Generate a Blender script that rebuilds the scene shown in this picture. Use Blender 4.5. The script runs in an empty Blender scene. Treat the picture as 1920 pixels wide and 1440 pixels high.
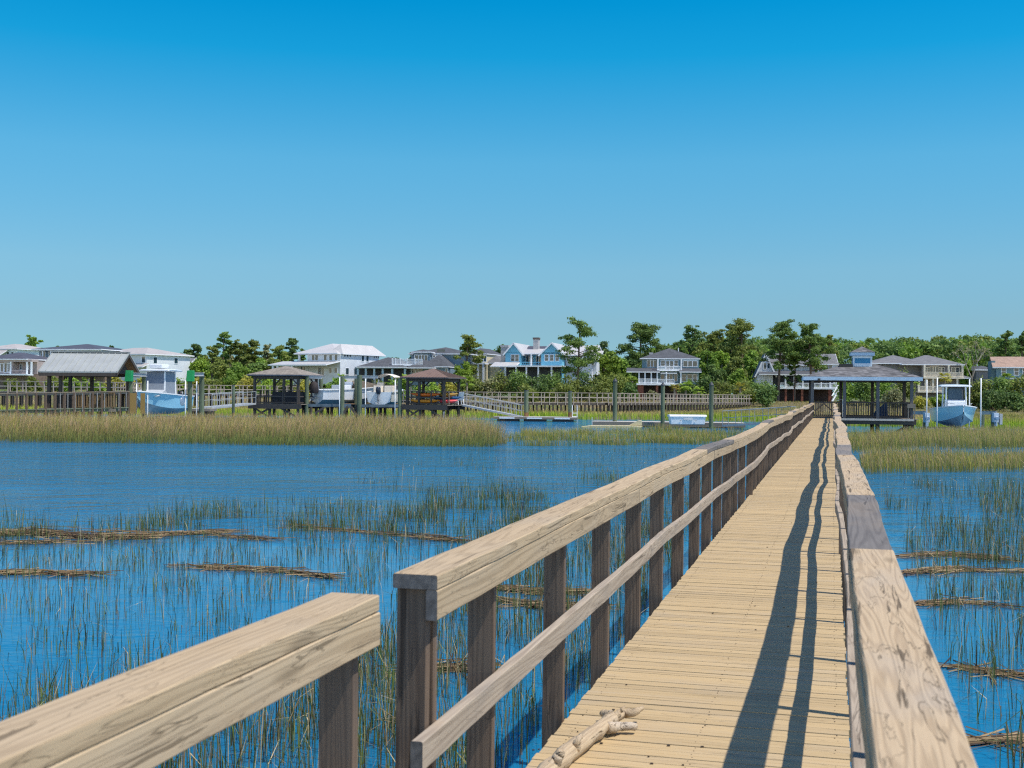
import bpy, math, random
import numpy as np
from mathutils import Vector, Matrix
rad = math.radians
random.seed(7)
S = bpy.context.scene
C = S.collection
# ---------------------------------------------------------------- camera model
F = 2240.0; RHO = rad(.5); Y0 = 734.8; H = 2.55
_c, _s = math.cos(RHO), math.sin(RHO)
def ray(px, py):
    u = (px-960)/F; w = (Y0-py)/F
    return u*_c-w*_s, u*_s+w*_c
def at(px, py, Y):
    a, b = ray(px, py); return Vector((a*Y, Y, H+b*Y))
def onz(px, py, z=0.0):
    a, b = ray(px, py); t = (z-H)/b; return Vector((a*t, t, z))
# ---------------------------------------------------------------- mesh builder
class MB:
    def __init__(s): s.v = []; s.f = []; s.m = []
    def add(s, vs, fs, m=0):
        n = len(s.v); s.v += [tuple(v) for v in vs]
        s.f += [tuple(i+n for i in f) for f in fs]; s.m += [m]*len(fs); return s
    def box(s, x0, x1, y0, y1, z0, z1, m=0):
        if x0 > x1: x0, x1 = x1, x0
        if y0 > y1: y0, y1 = y1, y0
        if z0 > z1: z0, z1 = z1, z0
        vs = [(x0,y0,z0),(x1,y0,z0),(x1,y1,z0),(x0,y1,z0),(x0,y0,z1),(x1,y0,z1),(x1,y1,z1),(x0,y1,z1)]
        return s.add(vs, [(3,2,1,0),(4,5,6,7),(0,1,5,4),(1,2,6,5),(2,3,7,6),(3,0,4,7)], m)
    def bar(s, p, q, w, h, m=0):
        p = Vector(p); q = Vector(q); d = (q-p).normalized()
        side = d.cross(Vector((0,0,1)))
        if side.length < 1e-4: side = Vector((1,0,0))
        side.normalize(); up = side.cross(d).normalized()
        a = side*w/2; b = up*h/2
        vs = [p-a-b, p+a-b, p+a+b, p-a+b, q-a-b, q+a-b, q+a+b, q-a+b]
        return s.add(vs, [(0,1,2,3),(7,6,5,4),(0,4,5,1),(1,5,6,2),(2,6,7,3),(3,7,4,0)], m)
    def tube(s, pts, r, n=8, m=0):
        pts = [Vector(p) for p in pts]
        rs = r if isinstance(r, (list, tuple)) else [r]*len(pts)
        vs = []; fs = []; prev = None
        for i, p in enumerate(pts):
            d = (pts[min(i+1, len(pts)-1)]-pts[max(i-1, 0)]).normalized()
            a = d.cross(Vector((0,1,0)) if abs(d.y) < .9 else Vector((1,0,0))) if prev is None else prev-d*prev.dot(d)
            a.normalize(); prev = a; b = d.cross(a)
            for k in range(n):
                t = 2*math.pi*k/n; vs.append(p+(a*math.cos(t)+b*math.sin(t))*rs[i])
        for i in range(len(pts)-1):
            for k in range(n):
                k2 = (k+1) % n; fs.append((i*n+k, i*n+k2, (i+1)*n+k2, (i+1)*n+k))
        fs.append(tuple(range(n))[::-1]); fs.append(tuple((len(pts)-1)*n+k for k in range(n)))
        return s.add(vs, fs, m)
    def hip(s, x0, x1, y0, y1, ze, zr, t=.18, m=0, mf=None, inset=None):
        lx, ly = x1-x0, y1-y0
        mf = m if mf is None else mf
        if lx >= ly:
            i = ly/2*.96 if inset is None else inset
            r0 = (x0+i, (y0+y1)/2, zr); r1 = (x1-i, (y0+y1)/2, zr)
            top = [(4,5,9,8),(5,6,9),(6,7,8,9),(7,4,8)]
        else:
            i = lx/2*.96 if inset is None else inset
            r0 = ((x0+x1)/2, y0+i, zr); r1 = ((x0+x1)/2, y1-i, zr)
            top = [(4,5,8),(5,6,9,8),(6,7,9),(7,4,8,9)]
        vs = [(x0,y0,ze-t),(x1,y0,ze-t),(x1,y1,ze-t),(x0,y1,ze-t),(x0,y0,ze),(x1,y0,ze),(x1,y1,ze),(x0,y1,ze),r0,r1]
        s.add(vs, top, m)
        return s.add(vs, [(3,2,1,0),(0,1,5,4),(1,2,6,5),(2,3,7,6),(3,0,4,7)], mf)
    def prism(s, poly, y0, y1, m=0, axis='y'):
        n = len(poly)
        def P(a, b, d): return (a, d, b) if axis == 'y' else (d, a, b)
        vs = [P(a, b, y0) for a, b in poly]+[P(a, b, y1) for a, b in poly]
        fs = [tuple(range(n)), tuple(range(2*n-1, n-1, -1))]
        fs += [(i, i+n, (i+1) % n+n, (i+1) % n) for i in range(n)]
        return s.add(vs, fs, m)
    def build(s, name, mats, parent=None, loc=(0,0,0), rz=0, smooth=False, bevel=0):
        me = bpy.data.meshes.new(name); me.from_pydata(s.v, [], s.f)
        if not isinstance(mats, (list, tuple)): mats = [mats]
        for m in mats: me.materials.append(m)
        me.polygons.foreach_set('material_index', s.m)
        if smooth: me.polygons.foreach_set('use_smooth', [True]*len(s.f))
        import bmesh
        bm = bmesh.new(); bm.from_mesh(me); bmesh.ops.recalc_face_normals(bm, faces=bm.faces); bm.to_mesh(me); bm.free()
        me.update()
        o = bpy.data.objects.new(name, me); C.objects.link(o)
        o.location = loc; o.rotation_euler = (0, 0, rz)
        if parent is not None: o.parent = parent
        if bevel:
            b = o.modifiers.new('bevel', 'BEVEL'); b.width = bevel; b.segments = 2; b.limit_method = 'ANGLE'
        return o
def tag(o, label=None, cat=None, group=None, kind=None):
    if label: o['label'] = label
    if cat: o['category'] = cat
    if group: o['group'] = group
    if kind: o['kind'] = kind
    return o
def thing(name, label, cat, loc=(0,0,0), rz=0, group=None):
    o = bpy.data.objects.new(name, None); C.objects.link(o); o.empty_display_size = .2
    o.location = loc; o.rotation_euler = (0, 0, rz)
    return tag(o, label, cat, group)
def dup(root, loc, rz=None, label=None):
    r = root.copy(); C.objects.link(r); r.location = loc
    if rz is not None: r.rotation_euler = (0, 0, rz)
    if label: r['label'] = label
    for ch in list(root.children):
        c = ch.copy(); C.objects.link(c); c.parent = r
        for g in ch.children:
            d = g.copy(); C.objects.link(d); d.parent = c
    return r
def quads(name, V, mats, parent=None, col=None, midx=None, n=4, loc=(0,0,0)):
    """V: (N, n, 3) faces as one mesh; col: (N, n, 3) vertex colours"""
    N = len(V)
    me = bpy.data.meshes.new(name)
    me.vertices.add(N*n); me.vertices.foreach_set('co', V.reshape(-1).astype(np.float32))
    me.loops.add(N*n); me.loops.foreach_set('vertex_index', np.arange(N*n, dtype=np.int32))
    me.polygons.add(N); me.polygons.foreach_set('loop_start', np.arange(0, N*n, n, dtype=np.int32))
    for m in mats if isinstance(mats, (list, tuple)) else [mats]: me.materials.append(m)
    if midx is not None: me.polygons.foreach_set('material_index', midx.astype(np.int32))
    if col is not None:
        a = me.color_attributes.new('Col', 'FLOAT_COLOR', 'POINT')
        a.data.foreach_set('color', np.concatenate([col, np.ones(col.shape[:2]+(1,))], -1).reshape(-1).astype(np.float32))
    me.update(calc_edges=True); me.validate()
    o = bpy.data.objects.new(name, me); C.objects.link(o); o.location = loc
    if parent is not None: o.parent = parent
    return o
# ---------------------------------------------------------------- materials
def lin(r, g, b):
    f = lambda c: (c/255/12.92) if c <= 10 else ((c/255+.055)/1.055)**2.4
    return (f(r), f(g), f(b))
_M = {}
class NT:
    def __init__(s, name):
        s.m = bpy.data.materials.new(name); s.m.use_nodes = True; s.t = s.m.node_tree
        s.b = s.t.nodes['Principled BSDF']
    def n(s, typ, ins=None, **kw):
        x = s.t.nodes.new(typ)
        for k, v in kw.items(): setattr(x, k, v)
        for k, v in (ins or {}).items():
            if isinstance(v, bpy.types.NodeSocket): s.t.links.new(v, x.inputs[k])
            else: x.inputs[k].default_value = v
        return x
    def math(s, op, a, b=0.0):
        return s.n('ShaderNodeMath', {0: a, 1: b}, operation=op).outputs[0]
    def mix(s, fac, a, b, blend='MIX'):
        x = s.n('ShaderNodeMix', data_type='RGBA', blend_type=blend)
        for i, v in ((0, fac), (6, a), (7, b)):
            if isinstance(v, bpy.types.NodeSocket): s.t.links.new(v, x.inputs[i])
            else: x.inputs[i].default_value = v if i == 0 else tuple(v)+(1,) if len(v) == 3 else v
        return x.outputs[2]
    def set(s, k, v):
        if isinstance(v, bpy.types.NodeSocket): s.t.links.new(v, s.b.inputs[k])
        else: s.b.inputs[k].default_value = v
    def coord(s, scale=(1,1,1), off=True):
        tc = s.n('ShaderNodeTexCoord')
        if off:
            oi = s.n('ShaderNodeObjectInfo')
            v = s.n('ShaderNodeVectorMath', {0: tc.outputs['Object'], 1: s.n('ShaderNodeVectorMath', {0: (17.3, 9.1, 5.7), 'Scale': oi.outputs['Random']}, operation='SCALE').outputs[0]}, operation='ADD').outputs[0]
        else: v = tc.outputs['Object']
        return s.n('ShaderNodeMapping', {'Vector': v, 'Scale': scale}).outputs[0]
    def noise(s, vec, scale, detail=4, dist=0, rough=.55):
        return s.n('ShaderNodeTexNoise', {'Vector': vec, 'Scale': scale, 'Detail': detail, 'Distortion': dist, 'Roughness': rough}).outputs['Fac']
    def ramp(s, fac, lo, hi):
        return s.n('ShaderNodeMapRange', {0: fac, 1: lo, 2: hi, 3: 0.0, 4: 1.0}).outputs[0]
    def island(s): return s.n('ShaderNodeNewGeometry').outputs['Random Per Island']
    def bump(s, h, st, d):
        s.t.links.new(s.n('ShaderNodeBump', {'Height': h, 'Strength': st, 'Distance': d}).outputs[0], s.b.inputs['Normal'])
def mul(c, k): return tuple(x*k for x in c)
def mat(name, col, rough=.65, var=.2, scale=2.5, stretch=(1,1,1), bump=0, metal=0, spec=.35, isl=0):
    if name in _M: return _M[name]
    t = NT(name); v = t.coord(stretch)
    n = t.noise(v, scale, 5)
    c = t.mix(t.ramp(n, .3, .7), mul(col, 1-var), mul(col, 1+var))
    if isl:
        c = t.mix(1.0, c, t.n('ShaderNodeCombineColor', {i: t.n('ShaderNodeMapRange', {0: t.island(), 3: 1-isl, 4: 1+isl}).outputs[0] for i in range(3)}).outputs[0], 'MULTIPLY')
    t.set('Base Color', c); t.set('Roughness', rough); t.set('Metallic', metal); t.set('Specular IOR Level', spec)
    if bump: t.bump(t.noise(v, scale*6, 3), bump, .02)
    _M[name] = t.m; return t.m
def wood(name, light, dark, axis=1, freq=1.0, crack=0.0, isl=.08, blotch=0.0, blotchcol=(.3,.28,.26), rings=.5, bump=.25):
    if name in _M: return _M[name]
    t = NT(name)
    sc = [38*freq]*3; sc[axis] = .9*freq
    base = t.coord()
    r = t.island()
    off = t.n('ShaderNodeVectorMath', {0: base, 1: t.n('ShaderNodeCombineXYZ', {0: t.math('MULTIPLY', r, 31.0), 1: t.math('MULTIPLY', r, 57.0), 2: t.math('MULTIPLY', r, 19.0)}).outputs[0]}, operation='ADD').outputs[0]
    v = t.n('ShaderNodeMapping', {'Vector': off, 'Scale': sc}).outputs[0]
    lo = [5.0*freq]*3; lo[axis] = .20*freq
    vlow = t.n('ShaderNodeMapping', {'Vector': off, 'Scale': lo}).outputs[0]
    fine = t.noise(v, 2.2, 6, .3, .65)
    low = t.noise(vlow, 1.0, 2.5, .35)
    ring = t.math('SINE', t.math('MULTIPLY', low, 150.0))
    ring = t.ramp(ring, -1.0, .2)
    g = t.math('ADD', t.math('MULTIPLY', fine, 1-rings*.6), t.math('MULTIPLY', ring, rings*.5))
    c = t.mix(t.ramp(g, .15, .85), dark, light)
    if blotch:
        bs = [1.6]*3; bs[axis] = .7
        bn = t.noise(t.n('ShaderNodeMapping', {'Vector': off, 'Scale': bs}).outputs[0], 2.0, 6, .5)
        c = t.mix(t.math('MULTIPLY', t.ramp(bn, .48, .68), blotch), c, blotchcol)
    h = g
    if crack:
        ck = [20*freq]*3; ck[axis] = .75*freq
        cn = t.noise(t.n('ShaderNodeMapping', {'Vector': off, 'Scale': ck}).outputs[0], 1.0, 3, 1.5)
        cf = t.ramp(cn, .63, .67)
        c = t.mix(t.math('MULTIPLY', cf, crack), c, mul(dark, .35)); h = t.math('SUBTRACT', g, cf)
        # long meandering checks in the face of the board
        c2 = [11*freq]*3; c2[axis] = 1.3*freq
        n2 = t.noise(t.n('ShaderNodeMapping', {'Vector': off, 'Scale': c2}).outputs[0], 1.0, 4, .5)
        ridge = t.ramp(t.math('ABSOLUTE', t.math('SUBTRACT', n2, .52)), .009, .002)
        msk = t.ramp(t.noise(vlow, .9, 2), .42, .54)
        rf = t.math('MULTIPLY', ridge, msk)
        c = t.mix(t.math('MULTIPLY', rf, crack*.85), c, mul(dark, .38)); h = t.math('SUBTRACT', h, rf)
    # knots
    kn = t.n('ShaderNodeTexVoronoi', {'Vector': t.n('ShaderNodeMapping', {'Vector': off, 'Scale': tuple(1.2 if i == axis else 5.0 for i in range(3))}).outputs[0], 'Scale': 1.0}).outputs['Distance']
    kf = t.ramp(kn, .13, .05)
    c = t.mix(t.math('MULTIPLY', kf, .55), c, mul(dark, .5))
    k = t.n('ShaderNodeMapRange', {0: r, 3: 1-isl, 4: 1+isl}).outputs[0]
    c = t.mix(1.0, c, t.n('ShaderNodeCombineColor', {0: k, 1: k, 2: k}).outputs[0], 'MULTIPLY')
    t.set('Base Color', c); t.set('Roughness', .8); t.set('Specular IOR Level', .2)
    t.bump(h, bump, .006)
    _M[name] = t.m; return t.m
def leafmat(name, col, var=.35, trans=.38, hue=(1.0, 1.0, 1.0)):
    if name in _M: return _M[name]
    t = NT(name); r = t.island()
    oi = t.n('ShaderNodeObjectInfo').outputs['Random']
    c = t.mix(r, mul(col, 1-var), (col[0]*(1+var)*1.15, col[1]*(1+var), col[2]*(1+var*.5)))
    k = t.n('ShaderNodeMapRange', {0: oi, 3: .8, 4: 1.2}).outputs[0]
    c = t.mix(1.0, c, t.n('ShaderNodeCombineColor', {0: k, 1: k, 2: k}).outputs[0], 'MULTIPLY')
    t.set('Base Color', c); t.set('Roughness', .55); t.set('Specular IOR Level', .3)
    tr = t.n('ShaderNodeBsdfTranslucent', {'Color': c})
    mx = t.n('ShaderNodeMixShader', {0: trans, 1: t.b.outputs[0], 2: tr.outputs[0]})
    t.t.links.new(mx.outputs[0], t.t.nodes['Material Output'].inputs[0])
    _M[name] = t.m; return t.m
def attrmat(name, trans=.25, rough=.6):
    if name in _M: return _M[name]
    t = NT(name); a = t.n('ShaderNodeAttribute', attribute_name='Col').outputs['Color']
    t.set('Base Color', a); t.set('Roughness', rough); t.set('Specular IOR Level', .25)
    tr = t.n('ShaderNodeBsdfTranslucent', {'Color': a})
    mx = t.n('ShaderNodeMixShader', {0: trans, 1: t.b.outputs[0], 2: tr.outputs[0]})
    t.t.links.new(mx.outputs[0], t.t.nodes['Material Output'].inputs[0])
    _M[name] = t.m; return t.m
def roofmat(name, col, course=.18, wid=.35, con=.35):
    if name in _M: return _M[name]
    t = NT(name)
    tc = t.coord(off=False)
    sx = t.n('ShaderNodeSeparateXYZ', {0: tc})
    # courses follow height; tabs follow x+y
    u = t.math('ADD', sx.outputs[0], sx.outputs[1])
    uv = t.n('ShaderNodeCombineXYZ', {0: u, 1: t.math('MULTIPLY', sx.outputs[2], 2.6)}).outputs[0]
    br = t.n('ShaderNodeTexBrick', {'Vector': uv, 'Color1': mul(col, 1-con)+(1,), 'Color2': mul(col, 1+con)+(1,), 'Mortar': mul(col, .6)+(1,), 'Scale': 1.0, 'Mortar Size': .015, 'Brick Width': wid, 'Row Height': course})
    n = t.noise(tc, 1.2, 4)
    c = t.mix(t.ramp(n, .3, .7), br.outputs[0], t.mix(1.0, br.outputs[0], (.8,.8,.8), 'MULTIPLY'))
    t.set('Base Color', c); t.set('Roughness', .85); t.set('Specular IOR Level', .2)
    _M[name] = t.m; return t.m
def glassmat(name, col=(.03,.045,.06)):
    if name in _M: return _M[name]
    t = NT(name); n = t.noise(t.coord(), .8, 2)
    t.set('Base Color', t.mix(n, mul(col, .5), mul(col, 1.6))); t.set('Roughness', .06); t.set('Specular IOR Level', .5)
    _M[name] = t.m; return t.m
def sidingmat(name, col, pitch=.2, rough=.7):
    if name in _M: return _M[name]
    t = NT(name); tc = t.coord(off=False); z = t.n('ShaderNodeSeparateXYZ', {0: tc}).outputs[2]
    fr = t.math('FRACT', t.math('DIVIDE', z, pitch))
    n = t.noise(tc, .9, 5)
    c = t.mix(t.ramp(n, .3, .7), mul(col, .9), mul(col, 1.06))
    c = t.mix(t.math('MULTIPLY', t.ramp(fr, .12, .0), .35), c, mul(col, .5))
    t.set('Base Color', c); t.set('Roughness', rough); t.set('Specular IOR Level', .25)
    t.bump(fr, .4, .03)
    _M[name] = t.m; return t.m
def ss(a, b, x):
    t = np.clip((x-a)/(b-a), 0, 1); return t*t*(3-2*t)
# ---------------------------------------------------------------- camera, light, sky
cd = bpy.data.cameras.new('camera'); cam = bpy.data.objects.new('camera', cd); C.objects.link(cam); S.camera = cam
cd.sensor_width = 36; cd.lens = F/1920*36; cd.shift_y = (Y0-720)/1920; cd.clip_end = 8000; cd.clip_start = .05
cam.matrix_world = Matrix.Translation((0, 0, H)) @ Matrix.Rotation(rad(90), 4, 'X') @ Matrix.Rotation(RHO, 4, 'Z')
cd.dof.use_dof = True; cd.dof.focus_distance = 26; cd.dof.aperture_fstop = 8
to_sun = Vector((.4545, -.2357, 1.0)).normalized()
ld = bpy.data.lights.new('sun', 'SUN'); ld.energy = 5.0; ld.angle = rad(.53); ld.color = (1, .945, .85)
lo = bpy.data.objects.new('sun', ld); C.objects.link(lo); lo.rotation_euler = to_sun.to_track_quat('Z', 'Y').to_euler(); lo.location = (20, -10, 60)
w = bpy.data.worlds.new('World'); S.world = w; w.use_nodes = True
nt = w.node_tree; bg = nt.nodes['Background']
sky = nt.nodes.new('ShaderNodeTexSky'); sky.sky_type = 'NISHITA'; sky.sun_disc = False
sky.sun_elevation = rad(62.9); sky.sun_rotation = rad(117.4); sky.air_density = 1.0; sky.dust_density = .0; sky.altitude = 0
sky.ozone_density = 2.0
# deep, polarised-looking blue of the photograph's air: the sky graded by elevation, overhead stops out of view tuned for shadow fill
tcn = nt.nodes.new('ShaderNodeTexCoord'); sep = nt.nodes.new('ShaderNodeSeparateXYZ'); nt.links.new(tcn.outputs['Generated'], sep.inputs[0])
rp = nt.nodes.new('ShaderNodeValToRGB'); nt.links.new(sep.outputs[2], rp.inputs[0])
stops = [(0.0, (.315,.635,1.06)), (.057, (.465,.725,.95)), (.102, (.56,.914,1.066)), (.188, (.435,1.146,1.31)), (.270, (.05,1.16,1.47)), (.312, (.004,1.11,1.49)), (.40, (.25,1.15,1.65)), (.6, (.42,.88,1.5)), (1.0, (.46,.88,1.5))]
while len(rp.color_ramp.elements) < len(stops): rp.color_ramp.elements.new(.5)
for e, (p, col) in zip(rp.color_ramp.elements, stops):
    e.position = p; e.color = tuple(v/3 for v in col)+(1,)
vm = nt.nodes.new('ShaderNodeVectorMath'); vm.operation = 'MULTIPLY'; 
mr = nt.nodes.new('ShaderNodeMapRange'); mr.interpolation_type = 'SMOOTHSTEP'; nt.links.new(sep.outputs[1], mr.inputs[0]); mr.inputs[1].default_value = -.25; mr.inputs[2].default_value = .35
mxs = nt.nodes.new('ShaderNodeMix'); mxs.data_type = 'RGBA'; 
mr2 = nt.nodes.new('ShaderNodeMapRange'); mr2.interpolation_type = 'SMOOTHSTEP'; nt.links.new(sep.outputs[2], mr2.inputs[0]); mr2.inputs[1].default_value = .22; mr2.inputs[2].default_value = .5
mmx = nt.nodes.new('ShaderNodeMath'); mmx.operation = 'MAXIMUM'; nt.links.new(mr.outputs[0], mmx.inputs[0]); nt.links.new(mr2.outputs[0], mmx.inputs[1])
nt.links.new(mmx.outputs[0], mxs.inputs[0]); mxs.inputs[6].default_value = (1.06, 1.0, .95, 1); nt.links.new(rp.outputs[0], mxs.inputs[7])   # low sky behind the camera brightened as added fill for camera-facing sides
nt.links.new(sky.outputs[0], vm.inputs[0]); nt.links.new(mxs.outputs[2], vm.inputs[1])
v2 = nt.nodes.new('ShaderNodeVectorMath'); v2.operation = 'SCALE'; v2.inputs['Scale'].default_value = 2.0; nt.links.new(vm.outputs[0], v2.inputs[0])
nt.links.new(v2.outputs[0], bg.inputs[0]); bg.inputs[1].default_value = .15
S.view_settings.view_transform = 'Standard'; S.view_settings.look = 'None'; S.view_settings.exposure = 0; S.view_settings.gamma = 1
S.render.engine = 'CYCLES'
S.cycles.filter_width = 1.2; S.cycles.sample_clamp_direct = 12; S.cycles.sample_clamp_indirect = 5; S.cycles.max_bounces = 6; S.cycles.transparent_max_bounces = 8; S.cycles.use_denoising = False
# ---------------------------------------------------------------- ground and water
def edge(x):
    return np.interp(x, [-60, -20, 2, 25, 30, 40], [114, 116, 113, 109, 97, 93])
def terr(x, y):
    x = np.asarray(x, float); y = np.asarray(y, float)
    e = edge(x*110/np.maximum(y, 60))
    z = -.55+.72*ss(-5, 5, y-e+1.2*np.sin(x*.35)+.9*np.sin(x*.9+1))+1.15*ss(150, 195, y)+.7*ss(205, 270, y)
    z = z+ .9*ss(-30, -70, x)*ss(150, 200, y)
    return z
xs = np.concatenate([[-3500,-1200,-500,-260], np.arange(-180, 221, 4.0), [300,600,1200,3500]])
ys = np.concatenate([np.arange(70, 330, 3.0), [380,500,900,3500]])
gx, gy = np.meshgrid(xs, ys); gz = terr(gx, gy)
m = MB(); m.v = [tuple(p) for p in np.stack([gx, gy, gz], -1).reshape(-1, 3)]
nx = len(xs)
m.f = [(j*nx+i, j*nx+i+1, (j+1)*nx+i+1, (j+1)*nx+i) for j in range(len(ys)-1) for i in range(nx-1)]; m.m = [0]*len(m.f)
t = NT('marsh_ground'); tc = t.coord(off=False)
n1 = t.noise(tc, .12, 5); n2 = t.noise(tc, 1.5, 5)
yy = t.n('ShaderNodeSeparateXYZ', {0: tc}).outputs[2]
c = t.mix(t.ramp(n2, .3, .7), (.10,.075,.035), (.19,.15,.07))
c = t.mix(t.ramp(n1, .45, .6), c, (.10,.12,.035))
c = t.mix(t.ramp(yy, 1.3, 1.8), c, (.09,.13,.035))
t.set('Base Color', c); t.set('Roughness', .9); t.bump(n2, .6, .1)
tag(m.build('terrain', t.m, smooth=True), kind='structure')
t = NT('water'); tc = t.coord(off=False)
wv = t.n('ShaderNodeMapping', {'Vector': tc, 'Rotation': (0, 0, rad(-12)), 'Scale': (.75, 1.3, 1)}).outputs[0]
r1 = t.noise(wv, 1.15, 3, .6); r2 = t.noise(wv, 6.5, 3, .4); r3 = t.noise(wv, .55, 2)
sy = t.n('ShaderNodeSeparateXYZ', {0: tc}).outputs[1]
calm = t.n('ShaderNodeMapRange', {0: t.math('ADD', sy, t.math('MULTIPLY', t.noise(tc, .12, 2), 14.0)), 1: 25.0, 2: 40.0, 3: .05, 4: 1.0}).outputs[0]
hgt = t.math('MULTIPLY', t.math('ADD', t.math('ADD', r1, t.math('MULTIPLY', r2, .3)), t.math('MULTIPLY', r3, .6)), calm)
t.set('Base Color', t.mix(t.noise(tc, .08, 3), (.008,.122,.245), (.012,.150,.29)))
t.set('Roughness', .06); t.set('IOR', 1.333); t.set('Specular IOR Level', .5)
hgt = t.math('MULTIPLY', hgt, t.n('ShaderNodeMapRange', {0: t.noise(t.n('ShaderNodeMapping', {'Vector': tc, 'Scale': (.5, 1.4, 1)}).outputs[0], .11, 3), 1: .36, 2: .64, 3: .45, 4: 1.25}).outputs[0])
t.bump(hgt, 1.0, .30)
m = MB(); m.add([(-4000,-4000,0),(4000,-4000,0),(4000,4000,0),(-4000,4000,0)], [(0,1,2,3)])
tag(m.build('water', t.m), kind='structure')
# ---------------------------------------------------------------- boardwalk
DZ = 1.02; A15 = rad(15)
tan = wood('tan_stained_timber', (.54,.405,.25), (.34,.245,.145), 1, 1.2, crack=.7, isl=.08, rings=.65, blotch=.3, blotchcol=(.42,.35,.26))
tan_old = wood('cracked_tan_timber', (.55,.415,.26), (.35,.25,.15), 1, 1.5, crack=.9, isl=.06, rings=.6, blotch=.5, blotchcol=(.40,.34,.27), bump=.5)
tandeck = wood('tan_stained_deck', (.51,.375,.205), (.425,.305,.16), 0, .9, crack=.45, isl=.085, rings=.2, blotch=.45, blotchcol=(.40,.32,.22), bump=.15)
greycap = wood('weathered_grey_board', (.24,.215,.19), (.12,.105,.095), 1, 1.0, crack=.6, isl=.12, blotch=.4, blotchcol=(.32,.25,.18))
railgrey = wood('weathered_rail_timber', (.50,.41,.31), (.27,.21,.155), 1, 1.0, crack=.7, isl=.08, blotch=.6, blotchcol=(.25,.22,.19))
postw = wood('weathered_post_timber', (.225,.16,.112), (.085,.058,.042), 2, 1.0, crack=.6, isl=.15, blotch=.4, blotchcol=(.15,.125,.105))
endgrain = mat('end_grain', (.13,.12,.11), .9, .4, 40)
dark_timber = wood('dark_under_timber', (.13,.10,.075), (.055,.045,.035), 1, .8)
def wob(s, side):
    k = min(1, max(.15, (s-2)/12))
    p = 1.7 if side > 0 else 4.3
    lat = (.014*math.sin(s*.83+p)+.007*math.sin(s*1.67+2*p)+.020*math.sin(s*.41+3*p)+.003*math.sin(s*2.9+p))*k
    ver = (.008*math.sin(s*.95+p*2)+.004*math.sin(s*1.9+p)+.012*math.sin(s*.37+p))*k
    return lat*1.15, ver*1.15
def W(l, s, z=0):
    return Vector((l*math.cos(A15)+s*math.sin(A15), -l*math.sin(A15)+s*math.cos(A15), z))
bw = thing('boardwalk', 'long tan timber boardwalk with railings running out to the blue trimmed gazebo', 'boardwalk', (0, 0, DZ), -A15)
S_END = 80.2
rng = random.Random(3)
m = MB(); s = -2.2
while s < S_END:
    wd = .0915; g = .0006+.0026*rng.random()**5; dz = rng.uniform(-.0015, .0015)
    l0 = -1.193+rng.uniform(-.006, .006); l1 = .088+rng.uniform(-.006, .006)
    if s < 40:   # grooved face: three low ridges per board
        tilt = rng.uniform(-.001, .001)
        ps = []; nn = 2
        for i in range(nn):
            a = s+wd*i/nn; b = s+wd*(i+1)/nn
            ps += [(a+.003, dz+tilt*i), (b-.003, dz+tilt*i)]
            if i < nn-1: ps += [(b-.001, dz-.002), (b+.001, dz-.002)]
        poly = ps+[(s+wd-.003, -.036), (s+.003, -.036)]
        m.prism(poly, l0, l1, axis='x')
    else: m.box(l0, l1, s, s+wd, -.036, dz)
    s += wd+g
m.build('deck', tandeck, bw)
m = MB()
for l in (-1.12, -.55, .02): m.box(l-.019, l+.019, -2.2, S_END, -.26, -.037)
m.build('stringer', dark_timber, bw)
pil = MB().tube([(0,0,-1.9),(0,0,-.05)], [.105,.10], 10)
pm = mat('algae_pile', (.10,.12,.07), .85, .5, 3)
first = None
for i in range(22):
    for l in (-1.0, -.1):
        if first is None: first = o = pil.build('pile', pm, bw, smooth=True)
        else: o = first.copy(); C.objects.link(o); o.parent = bw
        o.location = (l, 1.6+i*3.66, 0)
def beam_run(m, joints, side, lc, w, z0, z1, cols, step=.22, cham=.0035, jit=.0022, rs=1):
    """boards laid end to end along the rail; lc(s) centre, wavy like the real lumber"""
    rr = random.Random(rs)
    for (a, b), mi in zip(zip(joints[:-1], joints[1:]), cols):
        n = max(2, int((b-a)/step)); ring = []
        ln, vn = rr.uniform(-.0015, .0015), rr.uniform(-.0005, .0005)
        for i in range(n+1):
            sv = a+(b-a)*i/n+(.0015 if i == 0 else -.0015 if i == n else 0)
            la, ve = wob(sv, side); c = lc+la+ln; j = lambda: rr.uniform(-jit, jit)
            x0, x1 = c-w/2+j(), c+w/2+j(); zz0, zz1 = z0+ve+vn, z1+ve+vn+j()*.5
            ch = cham
            ring.append([(x0+ch,sv,zz0),(x1-ch,sv,zz0),(x1,sv,zz0+ch),(x1,sv,zz1-ch),(x1-ch,sv,zz1),(x0+ch,sv,zz1),(x0,sv,zz1-ch),(x0,sv,zz0+ch)])
        base = len(m.v); vs = [p for r in ring for p in r]; fs = []
        for i in range(n):
            for k in range(8):
                k2 = (k+1) % 8; fs.append((i*8+k, i*8+k2, (i+1)*8+k2, (i+1)*8+k))
        m.add(vs, fs, mi)
        m.add(ring[0], [tuple(range(8))], 2); m.add(ring[-1], [tuple(range(8))[::-1]], 2)
capmats = [tan, greycap, endgrain]
def joints(start, first, n=40, grey=()):
    js = [start]; rr = random.Random(int(start*10)); i = 0
    fx = list(first)
    while js[-1] < S_END-.3:
        nxt = fx[i] if i < len(fx) else js[-1]+rr.choice((2.44, 3.05, 3.66, 3.66, 4.88))
        js.append(min(nxt, S_END-.1)); i += 1
    return js
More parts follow.
